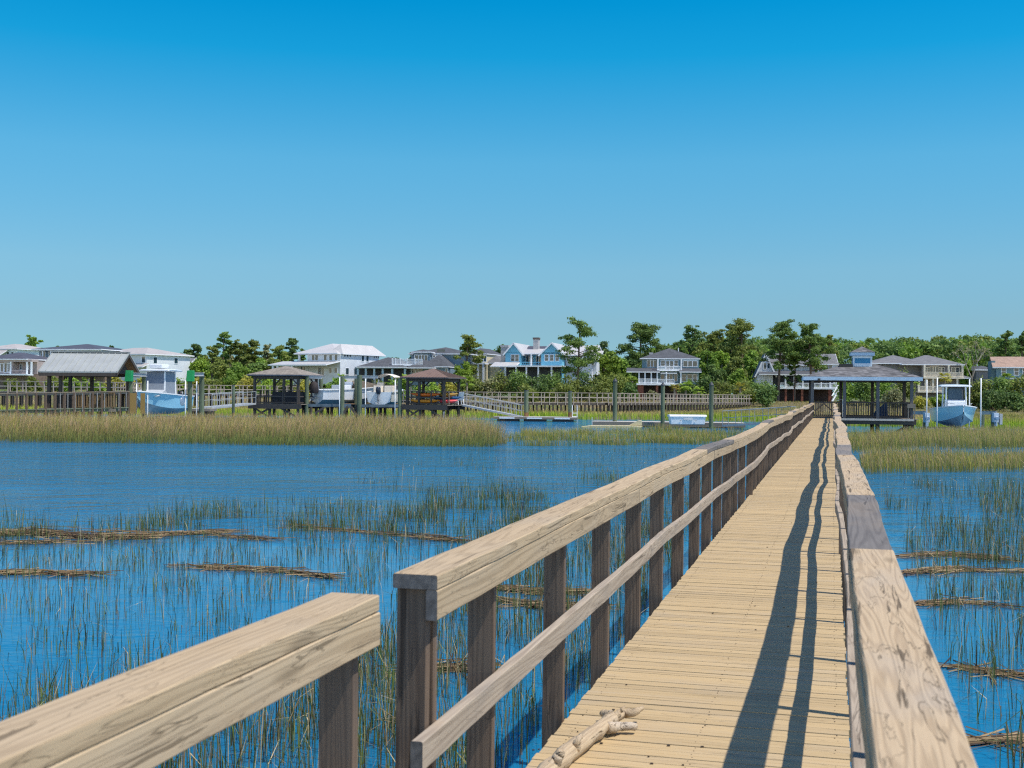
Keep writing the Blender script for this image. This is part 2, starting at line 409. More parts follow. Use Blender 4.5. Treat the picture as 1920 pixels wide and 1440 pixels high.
# left rail (starts after the gap), right rail, near left rail
jl = joints(3.42, [6.6, 11.55, 14.8, 18.3, 23.6, 25.3]); jr = joints(-2.2, [.9, 4.47, 6.95, 11.4, 13.6, 17.5, 21.2, 24.8])
gl = [0,0,1,0,0,1]+[1 if i % 5 == 3 else 0 for i in range(40)]; gr = [0,0,1,0,1,0,0,0]+[1 if i % 4 == 2 else 0 for i in range(40)]
rl = thing('railing', None, None); rl.parent = bw; rrg = thing('railing', None, None); rrg.parent = bw; rn = thing('railing', None, None); rn.parent = bw
for par, js, side, lc, cols, inner, rs in ((rl, jl, -1, -1.222, gl, -1.170, 1), (rrg, jr, 1, .142, gr, .085, 2), (rn, [-2.2, .55, 3.05], -1, -1.262, [0,0], -1.2085, 3)):
    m = MB(); beam_run(m, js, side, lc, .150 if side > 0 else .145, .933, .977, cols, rs=rs); m.build('handrail', [tan_old]+capmats[1:] if par is rrg else capmats, par)
    m = MB(); js2 = [js[0]]+[x for x in (a+.8 for a in js[1:-1])]+[js[-1]]
    beam_run(m, js2, side, inner, .038, .840, .9318, [0]*40, rs=rs+10); m.build('rail_board', [tan, tan, endgrain], par)
    if par is not rn:
        m = MB(); js3 = [js[0]-.12 if side < 0 else js[0]]+[x for x in (a+1.4 for a in js[1:-1])]+[js[-1]]
        beam_run(m, js3, side, inner, .038, .42, .51, [0]*40, rs=rs+20); m.build('lower_rail', [railgrey, railgrey, endgrain], par)
pb = MB().box(-.049, .049, -.019, .019, -.42, .932)
pb2 = MB().box(-.049, .049, -.019, .019, -.42, .837)
pts_l = [3.47, 4.22, 5.42]+[6.6+1.185*i for i in range(62)]
pts_l = [s for s in pts_l if s < S_END-.3]
pts_r = [s for s in [-1.3+1.2*i for i in range(68)] if s < S_END-.3]
proto = None; nail = mat('nail_head', (.03,.03,.03), .6)
count = 0
far = MB()
for par, ss_, side, lc in ((rl, pts_l, -1, -1.2455), (rrg, pts_r, 1, .153), (rn, [-1.0, .3, 1.55, 2.955], -1, -1.268)):
    for i, s in enumerate(ss_):
        la, ve = wob(s, side)
        x = lc+la
        if s > 59:     # more than a hundred posts: the far ones stay one part
            far.box(x-.049, x+.049, s-.019, s+.019, -.42, .930+ve); continue
        if proto is None:
            proto = o = pb.build('post', postw, par, bevel=.003)
        else:
            o = proto.copy(); C.objects.link(o); o.parent = par
        o.location = (x, s, ve-.003); o.rotation_euler = (rad(rng.uniform(-.3,.3)), rad(rng.uniform(-.2,.2)), rad(rng.uniform(-2,2)))
        count += 1
tag(far.build('post', postw, bw), kind='stuff')
# doubled first post of the main left rail
m = MB().box(-.049, .049, -.019, .019, -.42, .925); o = m.build('post', postw, rl, loc=(-1.2295, 3.513, 0))
# driftwood on the deck
dw = MB(); drw = wood('bleached_driftwood', (.60,.47,.31), (.27,.19,.12), 1, 1.6, crack=.95, blotch=.6, blotchcol=(.48,.43,.37), rings=.3, bump=.8)
dO = onz(1042, 1432, DZ); dD = onz(1150, 1344, DZ)-dO; dA = math.atan2(-dD.x, dD.y); dR = Matrix.Rotation(-dA, 3, 'Z')
def dp(px, py, z=.035): return dR @ (onz(px, py, DZ+z)-dO)
rr = random.Random(5)
def limb(pts, rs, n=9):
    P = []; R = []
    for i in range(len(pts)-1):
        for k in range(5):
            t = k/5; p = pts[i].lerp(pts[i+1], t); P.append(p+Vector((rr.uniform(-.006,.006), rr.uniform(-.006,.006), rr.uniform(-.004,.004)))); R.append((rs[i]*(1-t)+rs[i+1]*t)*rr.uniform(.90, 1.10))
    P.append(pts[-1]); R.append(rs[-1]*.8); dw.tube(P, R, n)
limb([dp(985,1490), dp(1042,1432), dp(1092,1392,.04), dp(1135,1358,.045), dp(1150,1344,.05)], [.036,.040,.036,.036,.028])
limb([dp(1140,1354,.045), dp(1165,1338,.05), dp(1190,1336,.06), dp(1205,1326,.07)], [.028,.022,.018,.008])
limb([dp(1140,1366,.04), dp(1168,1362,.035), dp(1194,1364,.03)], [.026,.019,.017])
limb([dp(1146,1346,.045), dp(1137,1338,.04), dp(1129,1337,.04)], [.024,.019,.018])
limb([dp(1152,1346,.05), dp(1163,1332,.08), dp(1172,1324,.10)], [.018,.010,.004])
limb([dp(1148,1342,.05), dp(1146,1332,.07)], [.014,.009])
limb([dp(1078,1404,.05), dp(1083,1388,.09), dp(1091,1378,.10)], [.020,.014,.006])
limb([dp(1040,1432,.05), dp(1046,1416,.09), dp(1054,1410,.105)], [.024,.020,.014])
limb([dp(1030,1440,.05), dp(1036,1424,.08)], [.018,.008])
tag(dw.build('driftwood', drw, loc=dO, rz=dA, smooth=True), 'bleached knobbly driftwood branch lying on the near boardwalk planks', 'driftwood')
m = MB(); rr = random.Random(8); s = -2.13
while s < 26:
    for l in (-1.12, -.56, .03):
        for e in (-.02, .022):
            if rr.random() < .55: x = l+rr.uniform(-.008,.008); y = s+e+rr.uniform(-.006,.006); m.box(x-.0026, x+.0026, y-.0026, y+.0026, -.003, .0016)
    s += .0935
tag(m.build('nail_heads', mat('rusty_nail', (.05,.035,.025), .7), bw), kind='stuff')
m = MB()
for i in range(30):
    p = onz(rr.uniform(1000,1330), rr.uniform(1250,1440), DZ+.003) if i < 18 else W(rr.uniform(-1.1,0), rr.uniform(4.5,16), DZ+.003)
    r_ = rr.uniform(.002,.007); m.box(p.x-r_, p.x+r_, p.y-r_*.6, p.y+r_*.6, p.z-.001, p.z+.004)
tag(m.build('litter', mat('bark_crumbs', (.06,.045,.035), .9, .4)), kind='stuff')
# ---------------------------------------------------------------- shared dock materials
dkwood = wood('dark_dock_timber', (.105,.085,.07), (.045,.038,.034), 2, .8, blotch=.3, blotchcol=(.09,.085,.08))
dockw = wood('weathered_dock_timber', (.30,.245,.185), (.16,.13,.10), 0, .7, blotch=.5, blotchcol=(.20,.185,.165))
greenpile = mat('treated_pile', (.115,.14,.085), .85, .35, 2, (1,1,.25))
rustpile = mat('tide_stained_pile', (.22,.12,.05), .9, .4, 3)
alu = mat('aluminium', (.40,.405,.40), .5, .12, 3)
white = mat('white_paint', (.78,.79,.80), .4, .06, 2)
pvc = mat('white_pipe', (.70,.71,.70), .4, .12, 2, (1,1,.4))
blacko = mat('black_plastic', (.018,.018,.02), .35, .2, 3)
shingle = roofmat('grey_shingles', (.17,.165,.165), .16, .32, .5)
shingle2 = roofmat('tan_grey_shingles', (.30,.26,.215), .16, .32, .2)
bluetrim = mat('blue_grey_trim', (.42,.55,.66), .55, .08, 2)
def rect_posts(o, name, spots, w, z0, z1, m, rnd=False):
    first = None
    for x, y in spots:
        if first is None:
            mb = MB().tube([(0,0,z0),(0,0,z1)], w/2, 10) if rnd else MB().box(-w/2, w/2, -w/2, w/2, z0, z1)
            first = p = mb.build(name, m, o, smooth=False)
        else: p = first.copy(); C.objects.link(p); p.parent = o
        p.location = (x, y, 0)
def rail_run(o, name, p, q, z, h, m, step=.16, bw_=.045, top=(.14,.04), low=.1, mid=False, posts=0):
    mb = MB(); p = Vector((p[0],p[1],z)); q = Vector((q[0],q[1],z)); L = (q-p).length; d = (q-p)/L; up = Vector((0,0,1))
    mb.bar(p+up*h, q+up*h, *top); mb.bar(p+up*low, q+up*low, .04, .09)
    if mid: mb.bar(p+up*h*.55, q+up*h*.55, .04, .09)
    n = max(1, int(L/step))
    if step < 50:
        for i in range(n+1):
            a = p+d*(L*i/n); mb.bar(a+up*low, a+up*(h-.02), bw_, bw_)
    if posts:
        n = max(1, round(L/posts))
        for i in range(n+1):
            a = p+d*(L*i/n); mb.bar(a-up*.1, a+up*(h-.02), .09, .09)
    return mb.build(name, m, o)
def ribs(m, x0, x1, y0, y1, z0, z1, n, mi=0, r=.02):
    for i in range(n+1):
        x = x0+(x1-x0)*i/n; m.bar((x,y0,z0), (x,y1,z1), .03, .05, mi)
# ---------------------------------------------------------------- blue trimmed gazebo at the end of the boardwalk
gp = W(-1.30, 80.4); gz = thing('gazebo', 'timber gazebo with grey shingle roof, blue fascia and blue cupola at the boardwalk end', 'gazebo', (gp.x, gp.y, DZ), rad(-12.5))
GW, GD = 6.32, 4.6
m = MB(); x = -.15
while x < GW+.25: m.box(x, x+.137, -.25, GD+.2, -.04, 0); x += .142
m.build('deck', dockw, gz)
m = MB().box(1.55, GW+.05, -.345, -.255, -.12, .012); m.build('deck_edge', mat('pale_edge_board', (.50,.44,.37), .8, .2, 3), gz)
m = MB().box(-.1, GW+.2, -.24, -.19, -.36, -.045).box(-.1, GW+.2, GD+.1, GD+.15, -.36, -.045)
for i in range(7): m.box(i*GW/6-.025, i*GW/6+.025, -.18, GD+.09, -.3, -.042)
m.build('joists', dkwood, gz)
cols = [0.05, 2.08, 4.16, 6.24]
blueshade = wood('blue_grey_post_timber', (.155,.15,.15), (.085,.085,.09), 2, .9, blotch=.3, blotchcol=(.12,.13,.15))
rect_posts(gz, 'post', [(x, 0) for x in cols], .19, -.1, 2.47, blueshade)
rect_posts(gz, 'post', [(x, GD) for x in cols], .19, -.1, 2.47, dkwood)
rect_posts(gz, 'pile', [(x, y) for x in (0.05, 2.1, 4.16, 6.3) for y in (.1, GD)], .26, -2.2, -.05, dkwood, True)
m = MB()
for x in (2.1, 4.16):
    pass
m.bar((4.3,.1,-1.5), (6.2,.1,-.3), .07, .18); m.bar((6.3,.2,-1.3), (6.3,GD,-.3), .07, .18); m.bar((.1,.1,-1.5), (2.0,.1,-.3), .07, .18)
m.build('brace', dkwood, gz)
ov = .50
m = MB().hip(-ov, GW+ov, -ov, GD+ov, 2.70, 3.60, .02, 0); m.build('roof', shingle, gz)
m = MB()
for a in ((-ov-.03, GW+ov+.03, -ov-.03, -ov), (-ov-.03, GW+ov+.03, GD+ov, GD+ov+.03), (-ov-.03, -ov, -ov, GD+ov), (GW+ov, GW+ov+.03, -ov, GD+ov)): m.box(*a, 2.46, 2.69)
m.build('fascia', bluetrim, gz)
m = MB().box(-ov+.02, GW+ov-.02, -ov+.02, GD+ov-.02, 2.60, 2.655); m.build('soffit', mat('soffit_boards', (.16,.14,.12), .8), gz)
m = MB()
for y in (-.06, GD-.06): m.box(-.05, GW+.05, y, y+.12, 2.38, 2.598)
m.build('header_beam', dkwood, gz)
cx, cy = GW/2+.14, GD/2
cu = MB(); cu.box(cx-.58, cx+.58, cy-.58, cy+.58, 3.0, 4.12); cuo = cu.build('cupola', sidingmat('blue_louvre_siding', (.055,.24,.42), .11), gz)
m = MB()
for sx in (-1, 1):
    for sy in (-1, 1): m.box(cx+sx*.50, cx+sx*.61, cy+sy*.50, cy+sy*.61, 3.1, 4.11)
m.box(cx-.495, cx+.495, cy-.615, cy-.585, 3.3, 3.62); m.box(cx-.62, cx+.62, cy-.62, cy+.62, 3.96, 4.115)
m.build('corner_trim', mat('pale_blue_trim', (.58,.66,.72), .5, .05), cuo)
m = MB().box(cx-.76, cx+.76, cy-.76, cy+.76, 4.125, 4.34); m.build('cupola_fascia', bluetrim, cuo)
m = MB().hip(cx-.79, cx+.79, cy-.79, cy+.79, 4.36, 4.76, .018); m.build('cupola_roof', shingle, cuo)
m = MB().box(cx-1.5, cx-.62, cy-.75, cy-.25, 3.2, 3.56); m.build('roof_vent', blacko, gz)
for a, b in (((1.55,0),(2.0,0)), ((2.18,0),(4.06,0)), ((4.26,0),(6.14,0)), ((.14,GD),(6.14,GD)), ((6.24,.1),(6.24,GD-.1)), ((.05,.1),(.05,GD-.1))):
    rail_run(gz, 'railing', a, b, 0, 1.03, dkwood if a[1] else dkwood, .15, .042, (.16,.06), .11)
m = MB().box(5.95, 6.45, -.35, .05, .72, .98).box(5.98,6.05,-.33,-.26,0,.719).box(6.36,6.43,-.33,-.26,0,.719); m.build('shelf_box', dockw, gz)
p = W(3.1, 82.2); cc = thing('covered_chair', 'chair under a navy cover beside the middle gazebo post', 'chair', (p.x, p.y, DZ), rad(-12))
MB().prism([(-.45,.0),(.45,.0),(.42,.45),(.40,.98),(.26,1.0),(-.38,.42)], -.34, .34).build('cover', mat('navy_cover', (.03,.05,.10), .8, .2, 2), cc, bevel=.05)
m = MB().box(.38, .52, -ov-.12, -ov-.032, 2.44, 2.58); m.build('floodlight', blacko, gz)
m = MB().tube([(2.08-.11,-.12,0.1),(2.08-.11,-.12,1.25),(1.62,-.12,1.15)], .015, 6); m.build('conduit', pvc, gz)
# gate across the end of the boardwalk
gpos = W(-1.10, 80.15); gt = thing('gate', 'timber slatted gate with chevron brace closing the end of the boardwalk', 'gate', (gpos.x, gpos.y, DZ), rad(-13.5))
m = MB().box(0, 1.17, -.03, .03, .98, 1.06).box(0, 1.17, -.03, .03, .06, .14)
m.build('frame', dkwood, gt)
m = MB()
for i in range(10): m.box(.03+i*.125, .075+i*.125, -.012, .018, .141, .979)
m.build('slats', wood('gate_slats', (.30,.24,.17), (.16,.13,.1), 2), gt)
m = MB().bar((0.02,-.05,.45), (.585,-.05,.95), .03, .08).bar((1.15,-.05,.45), (.585,-.05,.95), .03, .08); m.build('brace', dkwood, gt)
# ---------------------------------------------------------------- boats
hullblue = mat('seafoam_gelcoat', (.50,.72,.76), .18, .05, 1, spec=.5)
hullwhite = mat('white_gelcoat', (.74,.76,.77), .2, .05, 1, spec=.5)
hullgrey = mat('bottom_paint', (.36,.42,.45), .4, .15, 2)
cream = mat('cream_canvas', (.74,.66,.54), .8, .06, 2)
greycanvas = mat('grey_canvas', (.22,.25,.29), .85, .12, 1.5)
tintglass = glassmat('tinted_windscreen', (.06,.08,.09))
def hull_pt(u, B, L):
    k = max(0, (u-.42)/.58)
    yg = B/2*(1-k**2.4)*(.90+.10*min(1, u/.3)); yg = max(yg, .02)
    zg = 1.28+.34*u**1.6
    yc = yg*(.86-.38*k**1.5); zc = .42+.62*k**2.2
    zk = .0+1.05*max(0, (u-.80)/.20)**2.2
    xo = .50*k**3
    return yg, zg, yc, zc, zk, xo
def boat(label, L, B, side, bottom, loc, rz, group=None, **kw):
    o = thing('boat', label, 'boat', loc, rz, group)
    N = 22; rows = []
    for i in range(N+1):
        u = i/N; yg, zg, yc, zc, zk, xo = hull_pt(u, B, L); x = -L/2+L*u
        xk = x-xo*1.35 if u > .8 else x
        ym = (yc+(yg-yc)*(.45 if u > .5 else .6)); zm = (zc+zg)/2
        half = [(xk,0,zk), (x-xo*.6,yc*.5,(zk+zc)/2-.02), (x-xo*.5,yc,zc), (x-xo*.5,yc+.03,zc+.02), (x-xo*.25,ym,zm), (x,yg,zg)]
        rows.append(half)
    m = MB()
    for sgn in (1, -1):
        vs = [(a,b*sgn,c) for r in rows for a,b,c in r]; fs = []; n = 6
        for k in range(5):
            fs_k = [(i*n+k, (i+1)*n+k, (i+1)*n+k+1, i*n+k+1) for i in range(N)]
            base = len(m.v)
            m.add(vs, fs_k, 0 if k < 3 else 1)
    r = rows[0]; tr = [(a,b,c) for a,b,c in r]+[(a,-b,c) for a,b,c in r[::-1][:-1]]
    m.add(tr, [tuple(range(len(tr)))], 1)
    ho = m.build('hull', [bottom, side], o, smooth=True)
    wl = ho.modifiers.new('weld', 'WELD'); wl.merge_threshold = .004
    es = ho.modifiers.new('split', 'EDGE_SPLIT'); es.split_angle = rad(28)
    g = MB()
    for sgn in (1, -1):
        for i in range(N):
            a = rows[i][5]; b = rows[i+1][5]
            g.bar((a[0],a[1]*sgn,a[2]+.02), (b[0],b[1]*sgn,b[2]+.02), .13, .075)
    g.build('gunwale', hullwhite, o)
    d = MB()
    for i in range(N):
        a = rows[i]; b = rows[i+1]; za, zb = a[5][2]-.28 if i < 15 else a[5][2]-.03, b[5][2]-.28 if i < 15 else b[5][2]-.03
        d.add([(a[5][0],-a[5][1]*.95,za),(a[5][0],a[5][1]*.95,za),(b[5][0],b[5][1]*.95,zb),(b[5][0],-b[5][1]*.95,zb)], [(0,3,2,1)])
    d.build('deck', hullwhite, o)
    return o
def outboard(o, x, z, y=0, m=None, tilt=0.0, cover=False):
    m = m or blacko
    b = MB(); R = Matrix.Rotation(tilt, 3, 'Y')
    def pt(p): return Vector((x,y,z))+R @ Vector(p)
    secs = [(-.10,.30,.15,.17),(-.12,.42,.21,.22),(-.16,.62,.22,.25),(-.20,.82,.20,.22),(-.22,.92,.12,.14)]
    vs = []; n = 10
    for dx, dz, ry, rx in secs:
        for k in range(n):
            t = 2*math.pi*k/n; vs.append(pt((dx-.1+rx*math.cos(t), ry*math.sin(t), dz)))
    fs = [(i*n+k, i*n+(k+1) % n, (i+1)*n+(k+1) % n, (i+1)*n+k) for i in range(len(secs)-1) for k in range(n)]
    fs += [tuple(range(n)), tuple(range((len(secs)-1)*n, len(secs)*n))]
    b.add(vs, fs)
    mo = b.build('outboard_motor', m, o, smooth=True)
    l = MB(); l.tube([pt((-.2,0,.3)), pt((-.22,0,-.25)), pt((-.22,0,-.5))], [.10,.075,.06], 8)
    l.tube([pt((-.02,0,-.5)), pt((-.25,0,-.52)), pt((-.5,0,-.5))], [.02,.075,.05], 8)
    l.box(*(lambda a, b2: (a.x,b2.x,a.y,b2.y,a.z,b2.z))(pt((-.45,-.16,-.22)), pt((-.1,.16,-.19))))
    l.build('lower_unit', mat('grey_motor_leg', (.20,.21,.23), .35, .15, 3), mo, smooth=False)
    pr = MB()
    for k in range(3):
        t = 2*math.pi*k/3; c = pt((-.52, .1*math.cos(t), -.5+.1*math.sin(t)))
        pr.bar(pt((-.5,0,-.5)), pt((-.55,.17*math.cos(t),-.5+.17*math.sin(t))), .03, .08)
    pr.build('propeller', alu, mo)
    return mo
def hardtop(o, x0, x1, hw, z0, z1, encl=None, glass=True):
    lg = MB()
    for sx, xx in ((0, x0+.35), (1, x1-.30)):
        for sy in (-1, 1): lg.tube([(xx+(.12 if sx else -.05), sy*hw*.66, z0), (xx, sy*hw*.62, z1-.04)], .06, 8)
    lg.build('top_frame', hullwhite, o)
    t = MB(); n = 8
    prof = [(x0-.05,.0),(x0+.1,.05),((x0+x1)/2,.11),(x1-.2,.06),(x1+.02,.0)]
    vs = []; ys = [-1,-.92,-.5,0,.5,.92,1]
    for px, pz in prof:
        for yy in ys: vs.append((px, yy*hw, z1+pz*(1-.3*yy*yy)-(.05 if abs(yy) == 1 else 0)))
    for px, pz in prof:
        for yy in ys: vs.append((px, yy*hw*.97, z1-.07))
    k = len(ys); q = len(prof)*k; fs = []
    for i in range(len(prof)-1):
        for j in range(k-1):
            fs.append((i*k+j, i*k+j+1, (i+1)*k+j+1, (i+1)*k+j)); fs.append((q+i*k+j, q+(i+1)*k+j, q+(i+1)*k+j+1, q+i*k+j+1))
        fs.append((i*k, (i+1)*k, q+(i+1)*k, q+i*k)); fs.append((i*k+k-1, q+i*k+k-1, q+(i+1)*k+k-1, (i+1)*k+k-1))
    for j in range(k-1): fs.append((j, q+j, q+j+1, j+1)); e = (len(prof)-1)*k; fs.append((e+j, e+j+1, q+e+j+1, q+e+j))
    t.add(vs, fs); t.build('hardtop', hullwhite, o, smooth=False)
def console(o, x0, x1, hw, z0, zc, z1, glass=tintglass, gname='windscreen'):
    c = MB(); c.prism([(x0,z0),(x1+.30,z0),(x1+.22,zc-.12),(x1+.04,zc),(x0,zc)], -hw, hw); co = c.build('console', hullwhite, o, bevel=.03)
    g = MB(); g.add([(x1+.02,-hw*.9,zc),(x1+.02,hw*.9,zc),(x1-.16,hw*.86,z1),(x1-.16,-hw*.86,z1),(x1-.01,-hw*.9,zc),(x1-.01,hw*.9,zc),(x1-.19,hw*.86,z1),(x1-.19,-hw*.86,z1)], [(0,1,2,3),(7,6,5,4),(0,4,5,1),(1,5,6,2),(2,6,7,3),(3,7,4,0)])
    g.build(gname, glass, o)
    f = MB(); P = [Vector((x1+.02,-hw*.9,zc)), Vector((x1+.02,hw*.9,zc)), Vector((x1-.16,hw*.86,z1)), Vector((x1-.16,-hw*.86,z1))]
    for a in range(4): f.tube([P[a], P[(a+1) % 4]], .03, 6)
    f.build('windscreen_frame', blacko, o)
    s = MB(); s.box(x0-.75, x0-.25, -hw*.8, hw*.8, z0+.02, z0+.62); s.box(x0-.80, x0-.70, -hw*.8, hw*.8, z0+.60, z0+.98); s.build('seat', cream, o, bevel=.03)
# boat on the right-hand lift
YB = 85.0
kb = YB/F
c0 = at(1795, 803, YB)
rb = boat('pale blue centre console boat with white hardtop hoisted right of the boardwalk gazebo', 7.2, 2.85, hullblue, hullgrey, (c0.x+.95, c0.y+3.0, c0.z-.02), rad(-101))
console(rb, -.9, .25, .62, 1.0, 2.05, 2.95); hardtop(rb, -1.55, .55, 1.08, 1.1, 3.06)
outboard(rb, -3.75, .75)
m = MB(); m.tube([(.6,-.92,1.45),(.9,-.94,1.72),(2.2,-.78,1.80),(2.9,-.50,1.74)], .02, 6).tube([(.6,.92,1.45),(.9,.94,1.72),(2.2,.78,1.80),(2.9,.50,1.74)], .02, 6); m.build('bow_rail', alu, rb)
def lift(label, poles, motors, piles, beams, Y, poleY=None, group=None):
    base = at(piles[0][0], 780, Y); o = thing('boat_lift', label, 'boat lift', (base.x, base.y, 0), 0, group)
    L = lambda v: v-Vector((base.x, base.y, 0))
    for px, py, r, dy in piles:
        p = L(at(px, py, Y+dy)); MB().tube([(0,0,-1.2),(0,0,p.z)], [r*1.05, r], 10).build('pile', greenpile, o, loc=(p.x,p.y,0), smooth=False)
    for px, py, dy in poles:
        p = L(at(px, py, Y+dy)); MB().tube([(0,0,-1),(0,0,p.z)], .045, 8).build('guide_pole', pvc, o, loc=(p.x,p.y,0), smooth=True)
    for (a, ay, ad), (b, by, bd) in beams:
        p, q = L(at(a, ay, Y+ad)), L(at(b, by, Y+bd))
        d = (q-p).normalized(); u = Vector((0,0,1)); sd = d.cross(u).normalized()
        mb = MB().bar(p+u*.11, q+u*.11, .16, .025).bar(p-u*.11, q-u*.11, .16, .025).bar(p, q, .03, .195); mb.build('beam', alu, o)
    return o, L
rl_o, L = lift('boat lift with four tall white guide poles and blue motor heads beside the gazebo', [(1738,712,-.8),(1757.5,708,-2.2),(1818,711,.8),(1839.5,709,-1.2)], [], [(1702,775,.16,3),(1735,775,.15,0),(1842,775,.15,3),(1862,775,.15,0)], [((1700,774,3),(1737,774,0)), ((1838,774,3),(1868,774,0))], 85.5)
for px in (1737, 1866):
    p = L(at(px, 783, 85.1)); o = MB().box(-.18,.18,-.2,.2,-.34,.34).tube([(0,-.2,.0),(0,-.45,-.05)], .13, 10).box(-.05,.05,-.3,.1,-.62,-.34).build('lift_motor', mat('pale_blue_motor', (.42,.49,.56), .4, .15, 2), rl_o, loc=p, bevel=.02)
    if px > 1800: MB().box(.25,.45,-.2,.1,-.5,.28).build('winch_drum', alu, rl_o, loc=p, bevel=.02)
p = L(at(1790, 804, 87)); MB().bar((p.x-2.0,p.y-.3,p.z-.05), (p.x+1.7,p.y+.5,p.z-.05), .2, .2).bar((p.x-1.6,p.y+2.6,p.z-.05), (p.x+2.0,p.y+3.3,p.z-.05), .2, .2).build('cradle', alu, rl_o)
# ---------------------------------------------------------------- left pavilion with metal gable roof
YP = 80.0; kp = YP/F
pv0 = at(166, 765, YP); pv = thing('pavilion', 'open timber pavilion with pale metal gable roof on the left dock', 'pavilion', (pv0.x, pv0.y, pv0.z), rad(-2))
metalroof = mat('pale_metal_roof', (.36,.375,.36), .5, .07, 1.2, metal=.1)
x0, x1, d = -2.45, 2.75, 2.2
er, rr_ = 2.42, 3.72
m = MB()
for sg in (-1, 1):
    m.add([(x0-.05,sg*d,er),(x1,sg*d,er),(x1,0,rr_),(x0-.05,0,rr_),(x0-.05,sg*d,er-.09),(x1,sg*d,er-.09),(x1,0,rr_-.09),(x0-.05,0,rr_-.09)], [(0,1,2,3),(7,6,5,4),(0,4,5,1),(1,5,6,2),(2,6,7,3),(3,7,4,0)])
    for i in range(13):
        xx = x0+.02+(x1-x0-.06)*i/12; m.bar((xx,sg*d,er+.02),(xx,sg*.02,rr_+.02), .03, .05)
m.bar((x0-.08,0,rr_+.03),(x1+.02,0,rr_+.03), .3, .05)
m.build('roof', metalroof, pv)
m = MB()
for sg in (-1, 1): m.bar((x1-.04,sg*d,er-.18),(x1-.04,0,rr_-.18), .05, .2); m.bar((x0,sg*d,er-.18),(x0,0,rr_-.18), .05, .2); m.bar((x0,sg*(d-.03),er-.2),(x1,sg*(d-.03),er-.2), .05, .22)
m.build('fascia', dkwood, pv)
pine = wood('pine_soffit', (.40,.22,.10), (.24,.12,.05), 0, .6)
m = MB()
for sg in (-1, 1): m.add([(x0+.05,sg*(d-.06),er-.12),(x1-.09,sg*(d-.06),er-.12),(x1-.09,sg*.03,rr_-.13),(x0+.05,sg*.03,rr_-.13)], [(0,1,2,3)])
m.build('soffit', pine, pv)
m = MB().prism([(-1.75,er-.1),(1.75,er-.1),(0,rr_-.28)], 2.1, 2.16, axis='x'); m.build('gable_panel', dkwood, pv)
rect_posts(pv, 'post', [(-1.95,-1.7),(-1.2,-1.7),(2.0,-1.7),(-1.95,1.7),(-.45,1.7),(2.05,1.7)], .20, -.1, 2.3, dkwood)
m = MB().box(x0, x1-.2, -2.1, 2.1, -.2, 0); m.build('deck', dockw, pv)
rect_posts(pv, 'pile', [(x, y) for x in (-2.1,0,2.2) for y in (-1.9,1.9)], .28, -2.6, -.21, dkwood, True)
rail_run(pv, 'railing', (-.2,-2.05), (2.5,-2.05), -.02, 1.05, wood('brown_balusters', (.30,.20,.10), (.17,.11,.06), 2), .17, .09, (.16,.05), .12)
m = MB().box(-2.3, -.6, .3, 1.3, 0, .92).box(-2.4, -.5, .2, 1.4, .93, 1.0); m.build('counter', dkwood, pv)
# bar stools
st0 = at(168, 765, YP)
stm = wood('dark_stool_wood', (.05,.035,.03), (.02,.016,.014), 2)
def stool(): 
    o = thing('bar_stool', 'x', 'bar stool', (0,0,0), 0, 'bar stools at the pavilion railing')
    MB().box(-.21,.21,-.2,.2,.72,.77).build('seat', stm, o)
    m = MB(); n = 8
    for i in range(n):
        a0, a1 = rad(-60+120*i/n), rad(-60+120*(i+1)/n)
        for z in (1.02, 1.13): m.bar((.24*math.sin(a0),-.22*math.cos(a0),z), (.24*math.sin(a1),-.22*math.cos(a1),z), .03, .06)
    for s in (-1,1): m.bar((.19*s,-.12,.77), (.2*s,-.11,1.13), .035, .035)
    m.build('backrest', stm, o)
    for sx in (-1,1):
        for sy in (-1,1): MB().bar((.17*sx,.16*sy,.72), (.22*sx,.21*sy,0), .035, .035).build('leg', stm, o)
    return o
names = ['dark bar stool with curved back, nearest the pavilion posts', 'dark curved-back bar stool, middle one at the pavilion railing', 'dark curved-back bar stool beside the right pavilion post', 'dark curved-back bar stool close to the green motor box']
s0 = stool()
for i, px in enumerate((169, 189, 213, 233)):
    p = at(px, 766, YP-.5); p.z = pv0.z
    if i == 0: s0.location = p; s0['label'] = names[0]
    else: dup(s0, p, rad(random.uniform(-15, 15)), names[i])
# approach pier at the left edge
pier = thing('pier', 'low timber pier with many thin rail posts at the left edge', 'pier', at(100, 768, 76), rad(0))
P0 = at(-60, 772, 74)-pier.location; P1 = at(243, 763, 78.5)-pier.location
P0.z = at(0, 771, 74).z-pier.location.z; P1.z = at(240, 764, 78.5).z-pier.location.z
m = MB(); n = 44
for i in range(n):
    a = P0.lerp(P1, i/n); b = P0.lerp(P1, (i+.96)/n); m.bar(a+Vector((0,.6,0)), b+Vector((0,.6,0)), 1.3, .05)
m.build('deck', wood('green_stained_deck', (.20,.23,.16), (.11,.12,.08), 1), pier)
m = MB()
for yy in (-.02, 1.22):
    m.bar(P0+Vector((0,yy,-.13)), P1+Vector((0,yy,-.13)), .05, .2)
m.build('stringer', wood('green_stringer', (.15,.18,.12), (.09,.11,.07), 0), pier)
up = Vector((0,0,1.06))
for yy in (-.04, 1.26):
    m = MB().bar(P0+up+Vector((0,yy,0)), P1+up+Vector((0,yy,0)), .16, .05).bar(P0+up+Vector((0,yy,-.1)), P1+up+Vector((0,yy,-.1)), .04, .12); m.build('handrail', dockw, pier)
first = None
